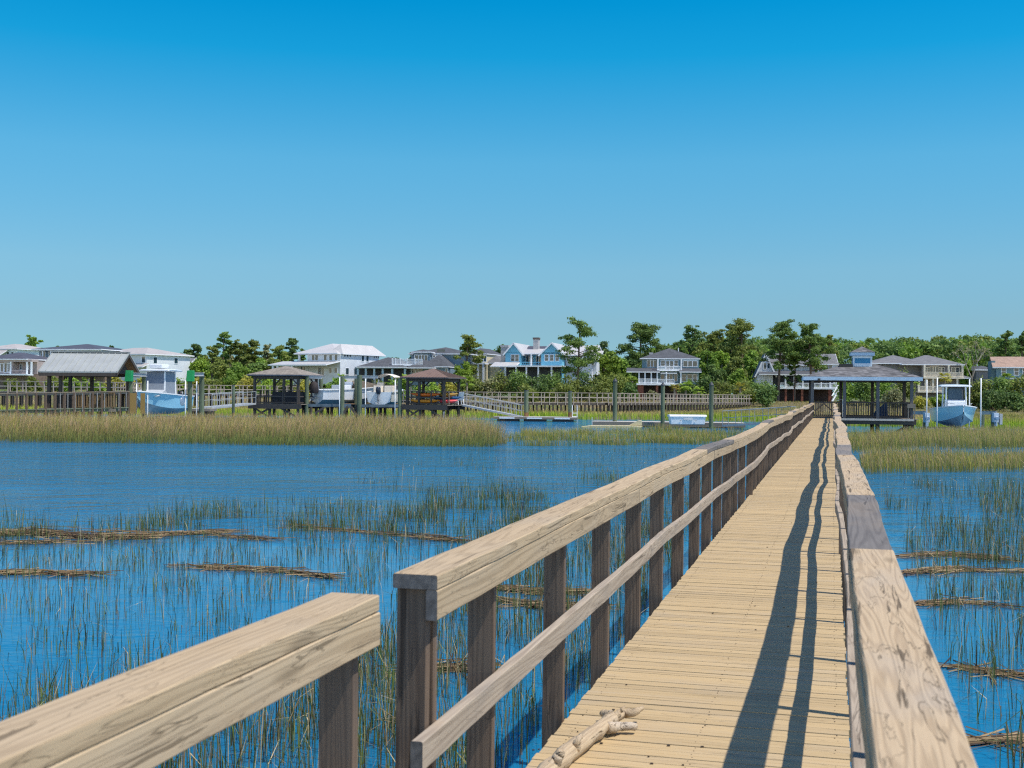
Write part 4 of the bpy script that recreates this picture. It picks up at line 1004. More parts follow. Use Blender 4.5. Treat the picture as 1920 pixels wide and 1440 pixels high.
class House:
    def __init__(s, label, cx, pyb, Y=YH, a=0):
        s.k = Y/F; s.a = rad(a); s.cx = cx; s.pyb = pyb; s.ca = math.cos(s.a)
        s.o = thing('house', label, 'house', at(cx, pyb, Y), -s.a)
    def X(s, px): return (px-s.cx)*s.k/s.ca
    def Z(s, py): return (s.pyb-py)*s.k
    def wall(s, p0, p1, y0, y1, d0, d1, m, name='wall'):
        return MB().box(s.X(p0), s.X(p1), d0, d1, s.Z(y1), s.Z(y0)).build(name, m, s.o)
    def win(s, p0, p1, y0, y1, d, n=1, rows=2, fm=None, name='window'):
        x0, x1, z0, z1 = s.X(p0), s.X(p1), s.Z(y1), s.Z(y0); t = .09
        m = MB().box(x0-t, x1+t, d-.06, d-.003, z0-t, z0).box(x0-t, x1+t, d-.06, d-.003, z1, z1+t).box(x0-t, x0, d-.06, d-.003, z0, z1).box(x1, x1+t, d-.06, d-.003, z0, z1)
        for i in range(1, n): xm = x0+(x1-x0)*i/n; m.box(xm-.06, xm+.06, d-.055, d-.003, z0, z1)
        for i in range(1, rows): zm = z0+(z1-z0)*i/rows; m.box(x0, x1, d-.045, d-.003, zm-.025, zm+.025)
        f = m.build(name, fm or TRIM, s.o)
        MB().box(x0, x1, d-.03, d-.004, z0, z1).build('pane', GLASS, f)
        return f
    def winr(s, d0, d1, y0, y1, px, n=1, rows=2, fm=None):
        x = s.X(px); z0, z1 = s.Z(y1), s.Z(y0); t = .09
        m = MB().box(x+.003, x+.06, d0-t, d1+t, z0-t, z0).box(x+.003, x+.06, d0-t, d1+t, z1, z1+t).box(x+.003, x+.06, d0-t, d0, z0, z1).box(x+.003, x+.06, d1, d1+t, z0, z1)
        for i in range(1, n): ym = d0+(d1-d0)*i/n; m.box(x+.003, x+.055, ym-.06, ym+.06, z0, z1)
        f = m.build('window', fm or TRIM, s.o); MB().box(x+.004, x+.03, d0, d1, z0, z1).build('pane', GLASS, f)
    def hip(s, p0, p1, ye, yr, d0, d1, m, ov=.5, inset=None, seams=0):
        mb = MB().hip(s.X(p0), s.X(p1), d0-ov, d1+ov, s.Z(ye), s.Z(yr), .16, 0, 1, inset)
        return mb.build('roof', [m, TRIM], s.o)
    def gable(s, p0, p1, ye, yp, d0, d1, m, wm, ov=.35, axis='y'):
        x0, x1, ze, zp = s.X(p0), s.X(p1), s.Z(ye), s.Z(yp); t = .16
        if axis == 'y':
            c = (x0+x1)/2; sl = (zp-ze)/(c-x0); e = ov
            r = MB()
            for sg in (-1, 1):
                h = (x1-x0)/2; r.prism([(c, zp+.02), (c+sg*(h+e), ze-e*sl+.02), (c+sg*(h+e), ze-e*sl-t), (c, zp-t)], d0-ov, d1)
            ro = r.build('roof', m, s.o)
            MB().prism([(x0, ze-.02), (x1, ze-.02), (c, zp-t-.03)], d0, d0+.2).build('gable_wall', wm, s.o)
            tr = MB()
            for sg in (-1, 1): tr.bar((c, d0-ov-.03, zp-.08), (c+sg*((x1-x0)/2+e), d0-ov-.03, ze-e*sl-.08), .05, .24)
            tr.build('rake_trim', TRIM, s.o)
        else:
            c = (d0+d1)/2; h = (d1-d0)/2; sl = (zp-ze)/h; e = ov; r = MB()
            for sg in (-1, 1):
                r.prism([(c, zp+.02), (c+sg*(h+e), ze-e*sl+.02), (c+sg*(h+e), ze-e*sl-t), (c, zp-t)], x0-ov, x1+ov, axis='x')
            r.build('roof', m, s.o)
            g = MB().prism([(d0, ze-.02), (d1, ze-.02), (c, zp-t-.03)], x0, x0+.2, axis='x'); g.build('gable_wall', wm, s.o)
            MB().prism([(d0, ze-.02), (d1, ze-.02), (c, zp-t-.03)], x1-.2, x1, axis='x').build('gable_wall', wm, s.o)
            tr = MB()
            for sg in (-1, 1):
                tr.bar((x1+ov+.03, c, zp-.08), (x1+ov+.03, c+sg*(h+e), ze-e*sl-.08), .05, .24)
            tr.bar((x0-ov, d0-e-.03, ze-e*sl-.07), (x1+ov, d0-e-.03, ze-e*sl-.07), .05, .2)
            tr.build('rake_trim', TRIM, s.o)
    def shed(s, p0, p1, ylow, yhigh, d0, d1, m, ov=.25):
        x0, x1 = s.X(p0)-ov, s.X(p1)+ov; a, b = s.Z(ylow), s.Z(yhigh); t = .16
        v = [(x0,d0,a),(x1,d0,a),(x1,d1,b),(x0,d1,b)]
        MB().add(v+[(x,y,z-t) for x,y,z in v], [(0,1,2,3)], 0).add(v+[(x,y,z-t) for x,y,z in v], [(7,6,5,4),(0,4,5,1),(1,5,6,2),(2,6,7,3),(3,7,4,0)], 1).build('roof', [m, TRIM], s.o)
    def posts(s, pxs, y0, y1, d, w=.24, m=None):
        for px in pxs: x = s.X(px); MB().box(x-w/2, x+w/2, d-w/2, d+w/2, s.Z(y1), s.Z(y0)).build('porch_post', m or TRIM, s.o)
    def rail(s, p0, p1, y0, y1, d, m=None, step=.3):
        x0, x1, z0, z1 = s.X(p0), s.X(p1), s.Z(y1), s.Z(y0); b = MB().box(x0, x1, d-.05, d+.05, z1-.10, z1).box(x0, x1, d-.04, d+.04, z0, z0+.1)
        n = int((x1-x0)/step)
        for i in range(n+1): x = x0+(x1-x0)*i/n; b.box(x-.035, x+.035, d-.03, d+.03, z0+.1, z1-.1)
        b.build('balcony_rail', m or TRIM, s.o)
    def slab(s, p0, p1, y0, y1, d0, d1, m=None, name='porch_floor'):
        MB().box(s.X(p0), s.X(p1), d0, d1, s.Z(y1), s.Z(y0)).build(name, m or TRIM, s.o)
    def chimney(s, p0, p1, y0, y1, d, m, cap=None, dd=.9):
        x0, x1 = s.X(p0), s.X(p1); z0, z1 = s.Z(y1), s.Z(y0)
        c = MB().box(x0, x1, d, d+dd, z0, z1-.35).build('chimney', m, s.o)
        MB().box(x0-.08, x1+.08, d-.08, d+dd+.08, z1-.345, z1).build('chimney_cap', cap or m, c)
    def base(s, p0, p1, y0, d0, d1, m):
        MB().box(s.X(p0), s.X(p1), d0, d1, -2.5, s.Z(y0)).build('foundation', m, s.o)
STUCCO = mat('grey_stucco_chimney', (.42,.41,.40), .85, .08, 1.2); CAPD = mat('brown_chimney_cap', (.12,.095,.085), .8)
# far left pale roofed house
h = House('pale roofed white house at the far left edge of the shore', 15, 712, 250, 20)
h.wall(-45, 34, 655, 712, 0, 11, W_WHITE); h.hip(-50, 38, 654, 643, 0, 11, R_LIGHT); h.win(12, 17, 660, 668, 0); h.win(22, 27, 660, 668, 0)
h.shed(-45, 14, 668, 655, -3, -.05, R_LIGHT)
# low dark hip roof house
h = House('pinkish house with low dark hip roof and columned porch at left', 30, 716, 205, 14)
h.wall(-40, 24, 677, 701, 0, 9, W_PINK); h.wall(24.3, 62, 677, 701, 1.5, 9, W_PINK); h.hip(-42, 58, 673, 659.5, -.4, 9, R_DARK); h.slab(-40, 66, 673.8, 678.5, -.5, 1.4, W_PINK, 'porch_beam')
h.base(-40, 62, 701.5, .2, 9, BROWNSK); h.slab(-40, 66, 701.5, 703.8, -1.6, 0, TRIM)
for p in (-2, 14): h.win(p, p+5, 682, 697, 0, 1, 1)
h.win(6, 17, 681, 698, -.005, 2, 1); h.win(27, 30, 683, 692, 1.5); h.win(41, 44, 683, 692, 1.5)
h.posts((22, 56, 65), 678.5, 701.5, -.4); h.rail(25, 55, 694, 701, -.4, W_PINK, .2)
# slate house with dark roof
h = House('two storey slate blue house with wide dark roof behind the left pavilion', 130, 718, 215, 12)
h.wall(68, 118, 656.5, 704, 0, 12, W_BLUEGREY); h.wall(118.3, 200, 656.5, 704, -1.2, 12, W_BLUEGREY)
h.hip(64, 206, 655, 643, -1.4, 12, R_DARK); h.slab(66, 204, 655.8, 658, -1.7, -1.3, TRIM, 'eave_trim')
for a, b in ((72, 80), (88, 98), (102, 112)): h.win(a, b, 659, 671, 0, 2, 1)
h.posts((84, 100, 117), 658, 675, -1.3, .2); h.rail(84, 117, 672, 676, -1.3, W_BLUEGREY); h.slab(56, 120, 676.6, 679, -1.6, -.02, TRIM, 'balcony_floor')
h.wall(57, 67.7, 679.2, 704, 0, 8, PORCHDARK, 'porch_shade_fill'); h.win(70, 80, 682, 699, 0, 2, 1); h.win(86, 96, 682, 699, 0, 2, 1); h.posts((56, 73.5, 83, 99), 679, 701, -1.5, .2); h.slab(54, 120, 701, 703.4, -1.7, -.02, TRIM)
h.base(56, 200, 704.3, .3, 11, BROWNSK)
# white house with grey roof, right part in sun
h = House('white house with grey hip roof and sunlit end wall right of the pavilion roof', 230, 716, 215, 30)
h.wall(165, 284, 665, 716, 0, 10.5, W_WHITE); h.hip(150, 288, 664, 650, 0, 10.5, R_LIGHT, .7)
h.win(274, 281, 669, 680, 0, 1, 1); h.winr(1.6, 2.4, 670, 681, 284); h.winr(6.6, 7.4, 670, 680, 284)
for a, b in ((168, 172), (174, 178), (182, 186)): h.win(a, b, 694, 702, -.9+.9, 1, 1)
h.win(190, 204, 695, 707, 0, 3, 2); h.slab(163, 208, 708, 712, -1.2, -.02); h.shed(255, 290, 688, 681, -1.8, -.02, R_LIGHT)
# brown roofed small house
h = House('small brown house with grey gable roof peeking beside the left boat', 338, 712, 235, 20)
h.wall(326, 344, 686, 712, 0, 7, W_TAN); h.gable(324, 346, 688, 670, 0, 7, R_GREY, W_TAN, axis='x')
# big white house
h = House('large white house with white metal hip roof and upper porch', 600, 722, 215, 30)
h.wall(576, 641, 663.5, 722, 0, 11.5, W_WHITE); h.wall(553, 575.7, 663.5, 680, 3.5, 11, W_WHITE)
h.hip(550, 641, 662.5, 642.5, 0, 12, R_WHITE, .8, 4.8); h.hip(612, 645, 663.0, 644.5, .6, 12.6, R_WHITE, .5)
for p in (583, 590, 608, 619, 630): h.win(p, p+5.5, 665.5, 675.5, 0, 1, 1)
h.win(557, 562, 665.5, 676, 3.5, 1, 1); h.win(566, 571, 665.5, 676, 3.5, 1, 1)
h.posts((555, 574), 663, 680, .2, .3); h.slab(551, 576, 676.5, 681, .0, 3.4, W_WHITE, 'balcony_wall')
for d in (1.0, 1.8, 2.6): h.winr(d, d+.5, 664.8, 668.5, 641)
for d in (6.2, 7.6): h.winr(d, d+.7, 665.5, 676, 641)
for d in (9.8, 10.5, 11.1): h.winr(d, d+.35, 665, 668.5, 641)
for d in (1.6, 4.0): h.winr(d, d+.8, 690, 702, 641)
h.shed(524, 640, 684.5, 677, -4.2, -.02, R_WHITE); h.posts((531, 541, 558, 571), 685.5, 722, -3.9, .3); h.slab(526, 640, 685.2, 687, -4.1, -3.6, TRIM, 'porch_beam')
h.wall(528, 575.7, 686, 722, -.0, 9, W_WHITE); h.win(546, 556, 688, 703, 0, 2, 1); h.win(560, 569, 688, 703, 0, 1, 1)
h.win(596, 608, 689, 704, 0, 3, 1); h.win(619, 624, 690, 699, 0, 1, 1); h.win(630, 635, 690, 699, 0, 1, 1)
h.base(526, 575, 722, -4, 9, BROWNSK)
# dark roofed house
h = House('sprawling dark roofed house with white rooftop terrace railing in the middle', 755, 722, 212, 10)
h.wall(672, 845, 690, 722, 0, 14, W_BLUEGREY); h.hip(675, 770, 688.5, 669.5, -2.5, 12, R_SHING, .5)
h.wall(668, 768, 691, 722, -.2, -.03, PORCHDARK, 'porch_shade_fill')
h.posts((677, 692, 708, 724, 742, 766), 690, 722, -2.4, .32, mat('blue_grey_post', (.33,.45,.50), .6)); h.slab(671, 768, 689.2, 692, -2.6, -2.2, W_BLUEGREY, 'porch_beam')
h.wall(768, 799, 659, 690, 3, 11, W_BLUEGREY); h.hip(764, 803, 658.5, 653.5, 2.6, 11, R_SHING, .5)
h.wall(757, 860, 662, 690, 5, 15, W_BLUEGREY); h.hip(752, 872, 661, 647, 5, 16, R_SHING, .6)
h.win(769.5, 776, 665, 678, 3, 1, 1); h.win(777.5, 787, 665, 680, 3, 2, 1); h.win(788.5, 794, 665, 678, 3, 1, 1)
h.slab(741, 798, 684.8, 687, -2.3, 2.95, TRIM, 'balcony_floor'); h.rail(741, 798, 673.5, 684.5, -2.1, TRIM, .18); h.posts((741, 747, 756, 769, 784), 672, 684.6, -2.1, .16)
h.wall(800, 818, 664, 676, 4, 6, TRIM, 'window_band'); h.win(802, 806, 665, 668, 4, 1, 1); h.win(808, 812, 665, 668, 4, 1, 1)
h.hip(770, 822, 689.5, 675, -2.8, 6, R_SHING, .3); h.hip(793, 846, 687, 665, -1.0, 9, R_SHING, .5); h.wall(796, 843, 689, 722, -.9, -.05, W_BLUEGREY); h.win(838, 842, 692, 703, -.9, 1, 1); h.win(773, 792, 692.5, 700, -.03, 3, 1)
MB().box(h.X(809), h.X(824), 4.2, 4.3, h.Z(658), h.Z(653)).build('skylight', GLASS, h.o)
# cream house behind the pine
h = House('cream house with white trim half hidden behind the middle pine', 905, 728, 222, 18)
h.wall(880, 912, 664, 728, 0, 9, W_CREAM); h.wall(912.3, 932, 680, 728, 1.5, 9, W_CREAM); h.hip(874, 914, 663, 652, 0, 9, R_SHING); h.hip(908, 940, 680, 666, 1, 9, R_GREY)
for p in (886, 893, 902, 907): h.win(p, p+4, 667, 678, 0, 1, 1)
h.slab(878, 916, 681, 683.5, -2, -.02); h.posts((880, 902, 912), 683, 728, -1.8, .3); h.win(886, 895, 690, 704, 0, 2, 1); h.rail(880, 912, 674, 681, -1.8)
# blue house
h = House('bright blue house with two front gables and tall pale chimneys', 990, 735, 212, 14)
h.wall(947, 976, 660, 735, 0, 11, W_SKY); h.gable(947, 978, 661, 642.5, 0, 12, R_WHITE, W_SKY)
h.wall(976.3, 1014.7, 664, 735, 3, 11, W_SKY); h.gable(972, 1052, 660, 645.5, 5, 13, R_DARK, W_SKY, axis='x')
h.shed(968, 1018, 662.5, 652, .3, 5.2, R_WHITE); h.posts((994.5,), 664, 686, .5, .25)
h.wall(1015, 1054, 661, 735, -.4, 9, W_SKY); h.gable(1014, 1055, 663, 642.5, -.4, 10, R_WHITE, W_SKY)
for p in (1022, 1031.5, 1041.5): h.win(p, p+6, 665.5, 676.5, -.4, 1, 2)
h.win(958, 972, 665.5, 677, 0, 2, 2); h.win(979, 991, 667, 684, 3, 2, 1); h.win(998, 1011, 667, 684, 3, 3, 1); h.rail(976.5, 1014.5, 678.5, 684.5, .6, W_SKY, .35)
h.slab(960, 1060, 686, 688.5, -3.2, 2.9, TRIM, 'porch_roof_edge'); h.shed(930, 972, 687.5, 679, -3.4, -.02, R_WHITE)
h.posts((955, 975, 994, 1016, 1040), 688.6, 735, -3.0, .25); h.wall(949, 1052, 689, 735, -.85, -.45, PORCHDARK, 'porch_shade_fill')
h.chimney(931.5, 945, 646, 722, 2.5, STUCCO, STUCCO, 1.2); h.chimney(988, 998, 630.5, 662, 4.6, STUCCO, CAPD, 1.1)
h.wall(1055, 1104, 668, 735, 2, 11, W_WHITE); h.gable(1052, 1106, 664, 645.5, 1.5, 11, R_WHITE, W_WHITE, axis='x')
h.gable(1088, 1107, 672, 647, .6, 7, R_WHITE, W_WHITE); h.wall(1088.5, 1106.5, 671, 735, .7, 1.9, W_WHITE); h.win(1091.5, 1095, 668, 676, .6, 1, 1); h.win(1098, 1101.5, 668, 676, .6, 1, 1); h.win(1058, 1063, 667, 677, 2, 1, 2)
h.wall(1106.8, 1113, 678, 702, 1.5, 8, W_WHITE); h.shed(1105, 1114, 674, 655, .9, 7, R_WHITE)
# raised grey teal house
h = House('raised grey teal house with dark hip roof and white porch on brick piers', 1250, 738, 212, 6)
h.wall(1204, 1309, 673, 691, 0, 9, W_TEAL); h.hip(1199.5, 1311.5, 672, 651, 0, 9.5, R_SHING, .6)
h.wall(1231, 1276, 674, 693, -.35, -.02, W_TEAL); h.wall(1277, 1309, 674, 692, -.7, -.02, W_TEAL)
h.win(1213.5, 1231, 676, 688, 0, 3, 1); h.win(1280, 1305, 677, 687, -.7, 3, 1)
h.win(1239, 1246, 676, 686, -.35, 1, 2); h.win(1248.5, 1261.5, 677, 692, -.35, 2, 2); h.win(1263.5, 1270, 676, 686, -.35, 1, 2)
h.posts((1233, 1276), 673, 695, -1.6, .25); h.rail(1233.5, 1275.5, 687, 693.5, -1.6, TRIM, .18); h.slab(1232, 1276.5, 694, 696, -1.8, -.36, TRIM, 'balcony_floor')
h.shed(1178, 1234, 697.5, 690, -2.6, -.02, R_SHING); h.shed(1275, 1310, 697, 690.5, -2.6, -.75, R_SHING)
h.wall(1200, 1309, 697, 719, .1, 9, W_TEAL); h.wall(1199, 1231, 698.2, 710, -.4, -.02, PORCHDARK, 'porch_shade_fill')
h.posts((1198.5, 1209.5, 1221, 1232, 1248.5, 1275), 698, 719, -2.3, .24); h.rail(1199, 1231, 710.5, 718, -2.35, TRIM, .2); h.rail(1232.5, 1263, 711, 719, -2.35, TRIM, .2); h.slab(1194, 1276, 719, 722.5, -2.6, .05)
h.slab(1238, 1268, 699.3, 701, -2.5, -1.0, TRIM, 'awning'); h.win(1239, 1245, 703, 714, .1, 1, 1); h.win(1250, 1260, 702, 716, .1, 2, 1); h.win(1264, 1269, 702, 714, .1, 1, 1)
h.wall(1277, 1309, 699, 721, -.6, .05, W_TEAL); h.win(1278, 1285, 702, 715, -.6, 1, 2); h.win(1288, 1296, 702, 718, -.6, 1, 2); h.win(1298.5, 1305, 702, 715, -.6, 1, 2)
for a, b in ((1196, 1207), (1229.5, 1234), (1262, 1268), (1296, 1308)): h.wall(a, b, 722.8, 760, -2.2, -1.4, BRICK, 'brick_pier')
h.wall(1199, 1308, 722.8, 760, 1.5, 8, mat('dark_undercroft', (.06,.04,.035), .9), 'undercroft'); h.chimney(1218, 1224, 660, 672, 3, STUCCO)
MB().tube([(h.X(1272),3,h.Z(664)),(h.X(1272),3,h.Z(651))], .09, 6).build('vent_pipe', TRIM, h.o)
# white gabled house behind pines
h = House('white house with tall steep gable and long grey roof behind the right pines', 1490, 745, 205, 8)
h.wall(1420.5, 1450, 700, 745, 0, 8, W_WHITE); h.gable(1419, 1455, 703, 662.5, 0, 8.5, R_GREY, W_WHITE, .15)
h.win(1433, 1437.5, 681, 692, 0, 1, 1); h.win(1440, 1444, 681, 691, 0, 1, 1)
h.wall(1446, 1568, 683, 719, 1.5, 9, W_WHITE); h.gable(1440, 1566, 682, 661.5, 1.2, 9.5, R_GREY, W_WHITE, axis='x')
h.hip(1528, 1572, 682, 664, .6, 8, R_GREY, .4); h.wall(1528, 1567, 682.5, 698, .4, 1.4, W_WHITE)
for a, b in ((1465.5, 1471.5), (1486, 1492), (1534, 1540.5), (1545.5, 1551), (1552, 1558)): h.win(a, b, 683.5, 693, .4 if a > 1530 else 1.5, 1, 1)
h.shed(1426, 1562, 702, 694.5, -2.6, 1.4, R_SHING); h.wall(1448, 1560, 703, 722, .9, 1.45, PORCHDARK, 'porch_shade_fill')
h.posts((1471, 1487, 1502, 1519, 1535, 1551), 704, 728, -2.3, .26); h.rail(1462, 1562, 718, 726.5, -2.35, TRIM, .2); h.slab(1461, 1564, 727, 729.5, -2.6, 1.0); h.slab(1462, 1562, 702.2, 704.6, -2.5, -2.1, TRIM, 'porch_beam')
for a, b in ((1470, 1473.5), (1485, 1488.5), (1499, 1503), (1517, 1520.5), (1548, 1553)): h.wall(a, b, 729.8, 760, -2.4, -1.8, BRICK, 'brick_pier')
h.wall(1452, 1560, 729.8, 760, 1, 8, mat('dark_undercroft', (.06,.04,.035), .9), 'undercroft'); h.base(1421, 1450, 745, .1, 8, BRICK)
m = MB(); p, q = Vector((h.X(1566), -2.7, h.Z(731))), Vector((h.X(1550), -6.2, h.Z(752)))
for s in (0, .95): m.bar(p+Vector((0,s,0)), q+Vector((0,s,0)), .08, .3); m.bar(p+Vector((0,s,.95)), q+Vector((0,s,.95)), .07, .09)
for i in range(12): c = p.lerp(q, (i+.5)/12); m.box(c.x-.14, c.x+.14, c.y+.06, c.y+.9, c.z+.0, c.z+.05)
m.build('stairs', TRIM, h.o)
# grey house right of the gazebo
h = House('wide grey house with cream balconies right of the blue cupola', 1730, 738, 205, 6)
h.wall(1660, 1730, 684, 738, 1.5, 10, W_GREY); h.hip(1632, 1745, 681, 664, 1.2, 11, R_GREY, .5); h.hip(1690, 1804, 683, 664.5, -.2, 9, R_GREY, .5)
CR = mat('cream_trim', (.72,.64,.50), .6, .05)
h.wall(1728, 1798, 684, 710, 0, 9, W_GREY); h.slab(1727, 1802, 683.8, 685, -.5, .3, CR, 'eave_trim')
h.win(1732, 1743, 689, 697, 0, 2, 2, CR); h.win(1744, 1757, 688, 704, 0, 3, 1, CR); h.win(1758, 1768, 689, 697, 0, 2, 2, CR); h.win(1782, 1795, 689, 698, 0, 2, 2, CR)
h.posts((1729, 1772.5, 1797), 685, 708, -1.5, .3, CR); h.rail(1729, 1797, 697.5, 706.5, -1.6, CR, .12); h.slab(1727, 1799, 707, 710, -1.8, -.02, CR); h.shed(1795, 1813, 708, 703, -1.5, 4, R_GREY)
h.wall(1720, 1798, 710.2, 745, .6, 9, W_GREY); h.posts((1719, 1732, 1744.5, 1788), 710, 733, -1.5, .3, CR); h.rail(1718, 1762, 724, 732.5, -1.6, CR, .14); h.slab(1717, 1764, 733, 736, -1.8, .58, CR); h.win(1735, 1742, 712, 724, .6, 1, 1, CR); h.win(1746, 1756, 712, 724, .6, 2, 1, CR)
# tan roofed house at the right edge
h = House('grey house with long tan roof at the right edge', 1862, 740, 200, 17)
h.wall(1867, 1960, 687, 740, 0, 9, W_TEAL); h.gable(1864, 1965, 687, 667.5, -.2, 9, R_TAN, W_TEAL, axis='x')
for a, b in ((1876, 1883), (1897, 1904), (1911, 1919)): h.win(a, b, 690, 703, 0, 1, 2)
h.slab(1888, 1908, 708.5, 711, -2, -.02); h.wall(1860, 1866.7, 676, 740, 1.5, 8, W_TEAL)
h = House('low grey roofed house between the right pines and the tan roof', 1845, 738, 225, 0)
h.wall(1830, 1864, 694, 738, 0, 8, W_GREY); h.hip(1826, 1868, 693, 685.5, 0, 8, R_SHING)
# ---------------------------------------------------------------- trees, shrubs, palms
L_PINE = leafmat('pine_needles', (0.149,0.251,0.061)); L_OLIVE = leafmat('olive_leaves', (0.197,0.260,0.060)); L_BROAD = leafmat('broad_leaves', (0.190,0.329,0.052)); L_BRIGHT = leafmat('bright_leaves', (0.237,0.377,0.052)); L_DARK = leafmat('dark_leaves', (0.121,0.211,0.061)); L_YEL = leafmat('yellow_green_fronds', (0.383,0.397,0.078), .4); L_GREYG = leafmat('grey_green_leaves', (0.295,0.329,0.173))
BARK = mat('pine_bark', (.13,.09,.065), .95, .35, 3, (1,1,.3)); PALE = mat('grey_bark', (.24,.21,.17), .95, .3, 3, (1,1,.3))
def leaves(cent, radi, n, size, rs, flat=.75, shell=.35):
    r = np.random.default_rng(rs); k = len(cent)
    w = radi**2; idx = r.choice(k, n, p=w/w.sum())
    d = r.normal(size=(n, 3)); d /= np.linalg.norm(d, axis=1)[:, None]
    rad_ = radi[idx]*(shell+(1-shell)*r.random(n))*np.where(r.random(n) < .22, 1.4, 1.0)
    p = cent[idx]+d*rad_[:, None]*np.array([1, 1, flat])
    nrm = d*.55+r.normal(size=(n, 3))*.55+np.array([0, 0, .45]); nrm /= np.linalg.norm(nrm, axis=1)[:, None]
    t = np.cross(nrm, r.normal(size=(n, 3))); t /= np.linalg.norm(t, axis=1)[:, None]; b = np.cross(nrm, t)
    s = size*r.uniform(.55, 1.35, n)[:, None]; a = r.uniform(.45, .8, n)[:, None]
    return np.stack([p-t*s, p-b*s*a+t*s*.15, p+t*s, p+b*s*a+t*s*.1], 1)
_tc = [0]
def tree(kind, px, ptop, wpx, Y, lm, label, group=None, base=None, ls=None, dens=1.0, crown=None, name=None, cat=None):
    _tc[0] += 1; rs = _tc[0]*37+5; rr = random.Random(rs); k = Y/F; wpx = wpx*(1.28 if kind == 'pine' else 1.0)
    g = at(px, 740, Y); z0 = float(terr(g.x, g.y))-.15
    if base is not None: z0 = min(z0, at(px, base, Y).z)
    h = at(px, ptop, Y).z-z0; w = wpx*k
    nm = name or {'pine': 'pine_tree', 'broad': 'broadleaf_tree', 'shrub': 'shrub', 'palm': 'palm_tree', 'bare': 'bare_tree'}[kind]
    o = thing(nm, label, cat or {'shrub': 'shrub', 'palm': 'palm'}.get(kind, 'tree'), (g.x, g.y, z0), 0, group)
    ls = ls or max(.18, .00095*Y)*(.85 if kind == 'pine' else 1)
    C_ = []; R_ = []; tr = MB()
    if kind == 'pine':
        lean = Vector((rr.uniform(-.04, .04)*h, rr.uniform(-.03, .03)*h, 0)); c0 = crown or .42
        tp = [Vector((0,0,0)), lean*.3+Vector((0,0,h*.35)), lean*.7+Vector((rr.uniform(-.02,.02)*h,0,h*.7)), lean+Vector((0,0,h*.97))]
        tr.tube(tp, [h*.017, h*.014, h*.010, h*.003], 7)
        n = max(12, int(20*dens+h*.6))
        for i in range(n):
            t = c0+(1-c0)*(i+.5)/n; f = (t-c0)/(1-c0)
            prof = (.60+.40*math.sin(math.pi*min(1, f*1.2))) * (1-f**3*.6)
            rad_ = w/2*prof*rr.uniform(.30, 1.15); an = rr.uniform(0, 2*math.pi)+i*2.4
            q = lean*t+Vector((math.cos(an)*rad_, math.sin(an)*rad_, h*t*.97+rr.uniform(-.02,.03)*h))
            C_.append(q); R_.append(w*rr.uniform(.085, .155)); tr.tube([lean*t+Vector((0,0,h*(t-.06))), q], [h*.006, h*.002], 5)
            for _ in range(2):
                if rr.random() < .7: C_.append(q+Vector((rr.uniform(-.16,.16)*w, rr.uniform(-.16,.16)*w, rr.uniform(-.02,.05)*h))); R_.append(w*rr.uniform(.06, .12))
        C_.append(lean+Vector((0,0,h*.95))); R_.append(w*.12)
        flat = .5; N = int(max(800, 78*len(C_)*max(1, dens**.5)))
    elif kind == 'broad':
        c0 = crown or .18
        tr.tube([(0,0,0),(rr.uniform(-.2,.2),0,h*.4),(rr.uniform(-.3,.3),0,h*.8)], [h*.022, h*.016, h*.005], 7)
        n = int(30*dens+8)
        for i in range(n):
            u = Vector((rr.gauss(0,1), rr.gauss(0,1), rr.gauss(0,1))).normalized()*rr.uniform(.35, .86)
            q = Vector((u.x*w/2*.86, u.y*w/2*.86, h*(c0+(1-c0)*(.5+u.z*.47)))); C_.append(q); R_.append(w*rr.uniform(.09, .19))
            if i % 3 == 0: tr.tube([(0,0,h*.35), q], [h*.008, h*.002], 5)
        flat = .8; N = int(max(900, 130*len(C_)*dens))
    elif kind == 'shrub':
        n = int(14*dens+4)
        for i in range(n):
            a = rr.uniform(0, 2*math.pi); r = math.sqrt(rr.random())*w/2*.8; zt = h*(1-(r/(w/2))**2*.55)
            C_.append(Vector((r*math.cos(a), r*math.sin(a), zt*rr.uniform(.25, .84)))); R_.append(max(.3, h*rr.uniform(.14, .24)))
        for i in range(5): tr.tube([(rr.uniform(-.2,.2)*w,rr.uniform(-.2,.2)*w,0),(rr.uniform(-.3,.3)*w,rr.uniform(-.3,.3)*w,h*.7)], [.06,.02], 5)
        flat = .9; N = int(max(500, 95*len(C_)*dens))
    elif kind == 'bare':
        def br(p, d, L_, r, lv):
            q = p+d*L_; tr.tube([p, q], [r, r*.6], 5)
            if lv == 0: C_.append(q); R_.append(.5); return
            for _ in range(3):
                nd = (d+Vector((rr.uniform(-.7,.7), rr.uniform(-.7,.7), rr.uniform(-.2,.5)))).normalized(); br(q, nd, L_*rr.uniform(.55,.8), r*.6, lv-1)
        br(Vector((0,0,0)), Vector((0,0,1)), h*.42, h*.016, 3)
        flat = .8; N = 260
    elif kind == 'palm':
        tz = h*.72; tr.tube([(0,0,0),(rr.uniform(-.1,.1),0,tz*.5),(0,0,tz)], [.19,.16,.17], 8)
        V = []; r = w/2; nf = 26
